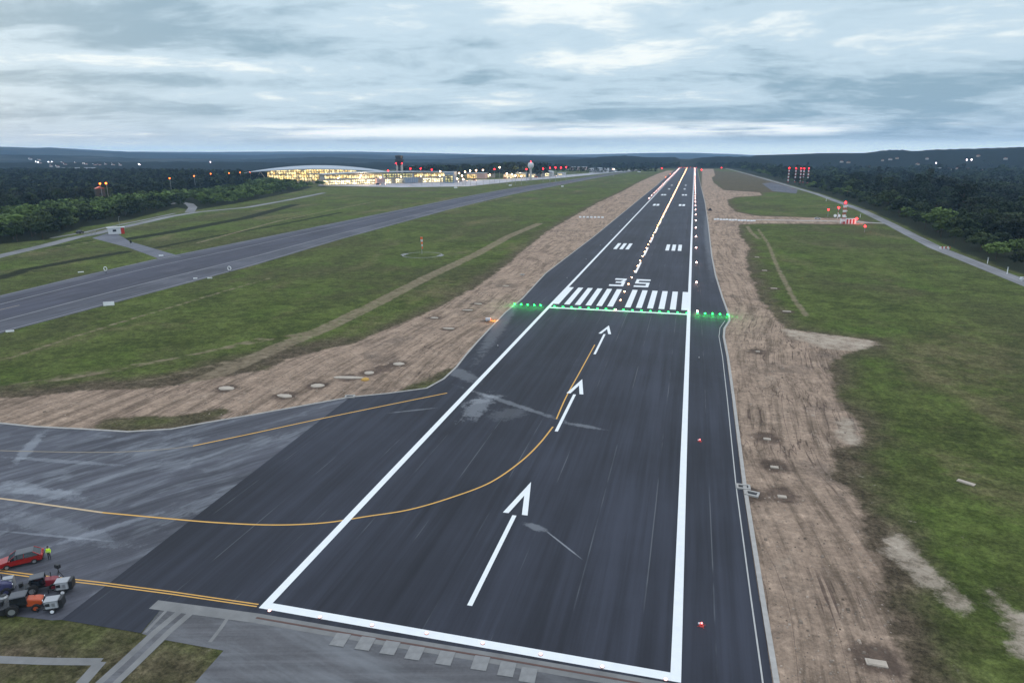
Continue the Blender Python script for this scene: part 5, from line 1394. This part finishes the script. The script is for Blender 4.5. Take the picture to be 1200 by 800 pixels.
# trees behind the airport and along the far side of the apron
for px in np.arange(470, 770, 2.2):
    for dd in (1500, 1580, 1660, 1780):
        if px > 700 and dd < 1600: continue
        if 640 < px and dd < 1750: continue
        dx, dy, dz = ray(px + rng.uniform(-1.5, 1.5), 195); k = (dd + rng.uniform(-30, 30)) / math.hypot(dx, dy); x, y = CAM[0] + dx * k, CAM[1] + dy * k
        top = np.interp(px, [470, 520, 560, 590, 600, 640, 668, 690, 700, 770], [195, 193, 193.5, 191, 190.6, 191.2, 193.5, 196.5, 196.5, 195.5])
        dx, dy, dz = ray(px, top); h = (CAM[2] + dz / math.hypot(dx, dy) * dd) * rng.uniform(.72, 1.02)
        TREES.append((x, y, 0.0, max(8, h), 'tall' if rng.random() < .5 else 'pine', 'back'))
# the far woods beyond the runway end
for px in np.arange(690, 905, 1.6):
    if 796 < px < 816: continue
    for dd in (2420, 2560):
        dx, dy, dz = ray(px, 195); k = (dd + rng.uniform(-50, 50)) / math.hypot(dx, dy); x, y = CAM[0] + dx * k, CAM[1] + dy * k
        TREES.append((x, y, min(T1(x, y), 0), rng.uniform(13, 20), 'pine' if rng.random() < .6 else 'dark', 'far'))
T_ = np.array([(a[0], a[1], a[2], a[3]) for a in TREES])
score = T_[:, 3] / np.hypot(T_[:, 0] - CAM[0], T_[:, 1] - CAM[1])
pxs, pys, fws = to_px(T_[:, 0], T_[:, 1], T_[:, 2] + T_[:, 3] * .8)
vis = (pxs > 5) & (pxs < 1195) & (pys < 795)
order = np.argsort(-(score * vis))
single = set(order[:285].tolist())
LB = {('left', 'light'): ('light green rounded tree at the front of the left wood', 'light trees of the left wood'), ('left', 'dark'): ('dark green rounded tree at the edge of the left wood', 'dark trees of the left wood'),
      ('left', 'pine'): ('dark pine standing behind the light trees of the left wood', 'pines of the left wood'), ('left', 'tall'): ('tall loose crowned tree behind the light trees of the left wood', 'tall trees of the left wood'),
      ('right', 'light'): ('lighter green bush like tree beside the right perimeter road', 'light trees of the right wood'), ('right', 'dark'): ('dark rounded tree in the wood beyond the right perimeter road', 'dark trees of the right wood'),
      ('right', 'pine'): ('dark pine in the wood beyond the right perimeter road', 'pines of the right wood'), ('right', 'tall'): ('tall loose crowned tree in the wood beyond the right perimeter road', 'tall trees of the right wood')}
used = set()
bulk = {}
for i, (x, y, z, h, kind, zone) in enumerate(TREES):
    if i in single and (zone, kind) in LB:
        ps = PR[kind]; t = ps[rng.integers(len(ps))]
        w = h * (rng.uniform(1.15, 1.6) if kind in ('light', 'dark') else rng.uniform(.95, 1.3))
        lab, grp = LB[(zone, kind)]
        if t.name not in used: used.add(t.name); o = t
        else: o = dup(t, (0, 0, 0))
        o.location = (x, y, z - .15); o.rotation_euler = (0, 0, rng.uniform(0, 6.28)); o.scale = (w, w, h)
        o['label'] = lab; o['group'] = grp
    else:
        bulk.setdefault((zone, kind), []).append((x, y, z, h))
for ps in PR.values():
    for t in ps:
        if t.name not in used:
            for c in list(t.children): bpy.data.objects.remove(c)
            bpy.data.objects.remove(t)
for zone, nm in (('left', 'left_wood'), ('right', 'right_wood'), ('back', 'airport_wood'), ('far', 'runway_end_wood')):
    vs, qs, mi, mats, k0, tint = [], [], [], [], 0, []
    for (zn, kind), lst in bulk.items():
        if zn != zone: continue
        pr, leaf = LOW[kind]
        if M[leaf] not in mats: mats.append(M[leaf])
        j = mats.index(M[leaf])
        for (x, y, z, h) in lst:
            v, q = pr[rng.integers(len(pr))]; a = rng.uniform(0, 6.28); c, s = math.cos(a), math.sin(a); w = h * rng.uniform(1.15, 1.6)
            vv = np.stack([(v[:, 0] * c - v[:, 1] * s) * w + x, (v[:, 0] * s + v[:, 1] * c) * w + y, v[:, 2] * h + z], 1)
            tint.append(np.full(len(v), rng.uniform(.01, 1))); vs.append(vv); qs.append(q + k0); k0 += len(v); mi.append(np.full(len(q), j))
    if vs:
        o = raw_mesh('woodland', np.concatenate(vs), np.concatenate(qs), mats, dict(tint=np.concatenate(tint)), False, np.concatenate(mi).astype(np.int32))
        o['kind'] = 'stuff'
        o['label'] = {'left': 'dark mass of trees filling the wood on the left', 'right': 'dark mass of trees filling the wood on the right', 'back': 'dark band of trees behind the airport buildings', 'far': 'dark woods beyond the far runway end'}[zone]
        o['category'] = 'woodland'

# ------------------------------------------------------------------ weeds and clods near the runway end
def at(poly_sdf, x, y): return poly_sdf
n_t = 90000
ang_ = AZ0 + np.radians(rng.uniform(-44, 44, n_t)); rad_ = 55 + 230 * rng.random(n_t) ** 1.1
wx_, wy_ = CAM[0] + rad_ * np.cos(ang_), CAM[1] + rad_ * np.sin(ang_)
paved = np.max([sdf(p, wx_, wy_) for p in (RUN, TX, ST)], 0); dr_ = np.maximum(sdf(DIRT_R, wx_, wy_), sdf(DIRT_L, wx_, wy_)); pl_ = np.max([sdf(p, wx_, wy_) for p in PALE], 0)
onroad = (wx_ > poly_x(ROAD_R, wy_) - 5) | (wx_ < -160) | ((wy_ < -150) & (wx_ < 0))
clump = fbm(wx_ / 14, wy_ / 14, 4, 77)
tuft = (wx_ > 0) & (rng.random(n_t) < .55) & (paved < -1) & (dr_ < -1) & (pl_ < -.5) & ~onroad & (clump > .49)
clod = (paved < -1.0) & (dr_ > .5) & (clump > .40) & (rng.random(n_t) < .3)
def leafset(xs, ys, sz, name, mats, label, flat):
    vs, qs, k0, tint = [], [], 0, []
    for x, y, s in zip(xs, ys, sz):
        m_ = 3 if not flat else 5
        for j in range(m_):
            if not flat:
                a = rng.uniform(0, 6.28); c, q_ = math.cos(a), math.sin(a); l = rng.uniform(-.5, .5, 2) * s
                v = np.array([[-c * s * .6, -q_ * s * .6, 0], [c * s * .6, q_ * s * .6, 0], [c * s * .45 + l[0], q_ * s * .45 + l[1], s * .7], [-c * s * .45 + l[0], -q_ * s * .45 + l[1], s * .7]])
            else:
                a = j * 1.571; c, q_ = math.cos(a), math.sin(a); b = s * .5; tp = s * .28
                if j < 4: v = np.array([[c * b - q_ * b, q_ * b + c * b, 0], [-c * b * 1 - q_ * b, -q_ * b + c * b, 0], [-c * tp - q_ * tp, -q_ * tp + c * tp, s * .45], [c * tp - q_ * tp, q_ * tp + c * tp, s * .45]])
                else: v = np.array([[-tp, -tp, s * .45], [tp, -tp, s * .45], [tp, tp, s * .45], [-tp, tp, s * .45]])
            vs.append(v + np.array([x, y, -.02])); qs.append(np.arange(4) + k0); k0 += 4
        tint.append(np.full(4 * m_, rng.uniform(.05, 1)))
    o = raw_mesh(name, np.concatenate(vs), np.array(qs), mats, dict(tint=np.concatenate(tint))); o['kind'] = 'stuff'; o['label'] = label; o['category'] = name
def tint_mat(name, c1, c2):
    m, t, b = nt(name); n = N(t); n.link(n.mix(n.attr('tint'), c1, c2), b.inputs['Base Color']); b.inputs['Roughness'].default_value = .95; b.inputs['Specular IOR Level'].default_value = .1; return m

leafset(wx_[clod], wy_[clod], rng.lognormal(-1.95, .42, clod.sum()), 'rubble', tint_mat('earth_clods', (.105, .080, .060), (.42, .34, .27)), 'loose clods and stones lying on the bare earth', True)

# ------------------------------------------------------------------ air
bpy.ops.mesh.primitive_cube_add(size=1)
hz = bpy.context.object; hz.name = 'haze'; hz.data.name = 'haze'
hz.scale = (29400, 29400, 330); hz.location = (0, 0, 330 / 2 - 70); hz['kind'] = 'stuff'
m = bpy.data.materials.new('haze'); m.use_nodes = True; t = m.node_tree
for n in list(t.nodes):
    if n.type == 'BSDF_PRINCIPLED': t.nodes.remove(n)
vp = t.nodes.new('ShaderNodeVolumePrincipled'); vp.inputs['Color'].default_value = (.42, .68, 1.0, 1); vp.inputs['Density'].default_value = 7e-5
vp.inputs['Anisotropy'].default_value = .0
t.links.new(vp.outputs[0], t.nodes['Material Output'].inputs['Volume']); hz.data.materials.append(m)

# ------------------------------------------------------------------ sky and sun
SUN_EL, SUN_AZ = R(14), R(-60)
SKY_OFF = (23.0, -7.0, 0.0)
w = bpy.data.worlds.new('World'); S.world = w; w.use_nodes = True; t = w.node_tree; n = N(t)
for x in list(t.nodes): t.nodes.remove(x)
out = n.new('ShaderNodeOutputWorld')
sky = n.new('ShaderNodeTexSky', sky_type='NISHITA'); sky.sun_disc = False; sky.sun_elevation = SUN_EL; sky.sun_rotation = SUN_AZ
bg = n.new('ShaderNodeBackground'); n.link(sky.outputs[0], bg.inputs[0]); bg.inputs[1].default_value = .08
tc = n.new('ShaderNodeTexCoord').outputs['Generated']
d = n.rot(tc, -YAW)
sp = n.new('ShaderNodeSeparateXYZ'); n.link(d, sp.inputs[0])
el = n.math('MAXIMUM', sp.outputs[2], 0.0)
den = n.math('ADD', el, .115)
cb = n.new('ShaderNodeCombineXYZ'); n.link(n.math('DIVIDE', sp.outputs[0], den), cb.inputs[0]); n.link(n.math('DIVIDE', sp.outputs[1], den), cb.inputs[1])
pl = n.vadd(cb.outputs[0], SKY_OFF)
wp = n.vadd(pl, n.mul(n.noise(n.vmul(pl, (.45, .8, 1)), 1, 4, .55, 0, True), .9))
n1 = n.noise(n.vmul(wp, (1.15, 1.25, 1)), 1.0, 9, .62)
n2 = n.noise(n.vmul(n.vadd(wp, (7.0, 3.0, 0.0)), (3.2, 4.0, 1)), 1.0, 8, .66)
n3 = n.noise(n.vmul(n.vadd(wp, (1.0, 13.0, 0.0)), (.40, .62, 1)), 1.0, 4, .5)
cl = n.math('ADD', n.math('MULTIPLY', n1, .50), n.math('ADD', n.math('MULTIPLY', n2, .34), n.math('MULTIPLY', n3, .40)))
def opening(px, py, w_px, h_px, gain):
    """where the cloud sheet is thin: direction of a break, its half width and half height"""
    x, y, z = ray(px, py); r = math.hypot(x, y); k = math.hypot(r, z)
    c0, s0 = math.cos(-YAW), math.sin(-YAW); xx, zz = (x * c0 - y * s0) / k, z / k
    a = n.math('DIVIDE', n.math('SUBTRACT', sp.outputs[0], xx), w_px / F_PX)
    b = n.math('DIVIDE', n.math('SUBTRACT', sp.outputs[2], zz), h_px / F_PX)
    q = n.math('SQRT', n.math('ADD', n.math('MULTIPLY', a, a), n.math('MULTIPLY', b, b)))
    return n.math('MULTIPLY', n.ss(q, 0.0, 1.3, 1, 0), gain)
for o_ in [(190, 74, 190, 14, .17), (735, 68, 130, 20, .14), (690, 0, 130, 30, .13), (480, 40, 100, 22, .07), (830, 112, 60, 12, .10), (1000, 60, 160, 22, .05), (430, 110, 160, 12, .05),
           (150, 92, 230, 13, -.10), (120, 30, 200, 28, -.06), (830, 130, 300, 14, -.05), (300, 132, 330, 12, -.06), (1100, 120, 180, 40, -.06), (560, 95, 150, 14, -.05)]:
    cl = n.math('ADD', cl, opening(*o_))
c = n.mix(n.ss(cl, .47, .655), (.315, .465, .570), (.63, .79, .895))
c = n.mix(n.ss(cl, .655, .80), c, (1.04, 1.10, 1.08))
# thin bright gap over the horizon where the cloud sheet ends
gap = n.math('MULTIPLY', n.ss(el, .018, .027), n.ss(el, .032, .046, 1, 0))
gn = n.noise(n.vmul(d, (4.6, 1, 75)), 1.0, 6, .62)
side = n.math('MULTIPLY_ADD', n.ss(n.math('ABSOLUTE', n.math('SUBTRACT', sp.outputs[0], .03)), .30, .46, 1, 0), .22, -.11)
c = n.mix(n.math('MULTIPLY', gap, n.ss(n.math('ADD', gn, side), .42, .62)), c, (1.35, 1.38, 1.34))
c = n.mix(n.ss(el, .0, .024, .8, 0), c, (1.60, 1.80, 1.68))
zen = n.math('MULTIPLY_ADD', n.ss(el, .2, 1.0), 1.0, 1.0)
c = n.mul(c, zen)
c = n.mix(n.ss(el, .22, .5), c, n.mul(n.mix(0.0, (.72, .80, .92), (.72, .80, .92)), 1.6))
bg2 = n.new('ShaderNodeBackground'); n.link(c, bg2.inputs[0]); bg2.inputs[1].default_value = 1.0
mx = n.new('ShaderNodeMixShader'); mx.inputs[0].default_value = .93
n.link(bg.outputs[0], mx.inputs[1]); n.link(bg2.outputs[0], mx.inputs[2]); n.link(mx.outputs[0], out.inputs[0])
sl = bpy.data.lights.new('sun', 'SUN'); sl.energy = .5; sl.angle = R(30); sl.color = (1, .95, .88)
so = bpy.data.objects.new('sun', sl); COL.objects.link(so)
so.rotation_euler = (R(90) - SUN_EL - R(25), 0, R(120))

S.view_settings.view_transform = 'Standard'; S.view_settings.look = 'None'; S.view_settings.gamma = 1; S.view_settings.exposure = 0
S.view_settings.use_curve_mapping = False
S.cycles.sample_clamp_indirect = 2.0
S.cycles.max_bounces = 4; S.cycles.diffuse_bounces = 2; S.cycles.glossy_bounces = 2; S.cycles.volume_bounces = 0
S.cycles.use_denoising = True
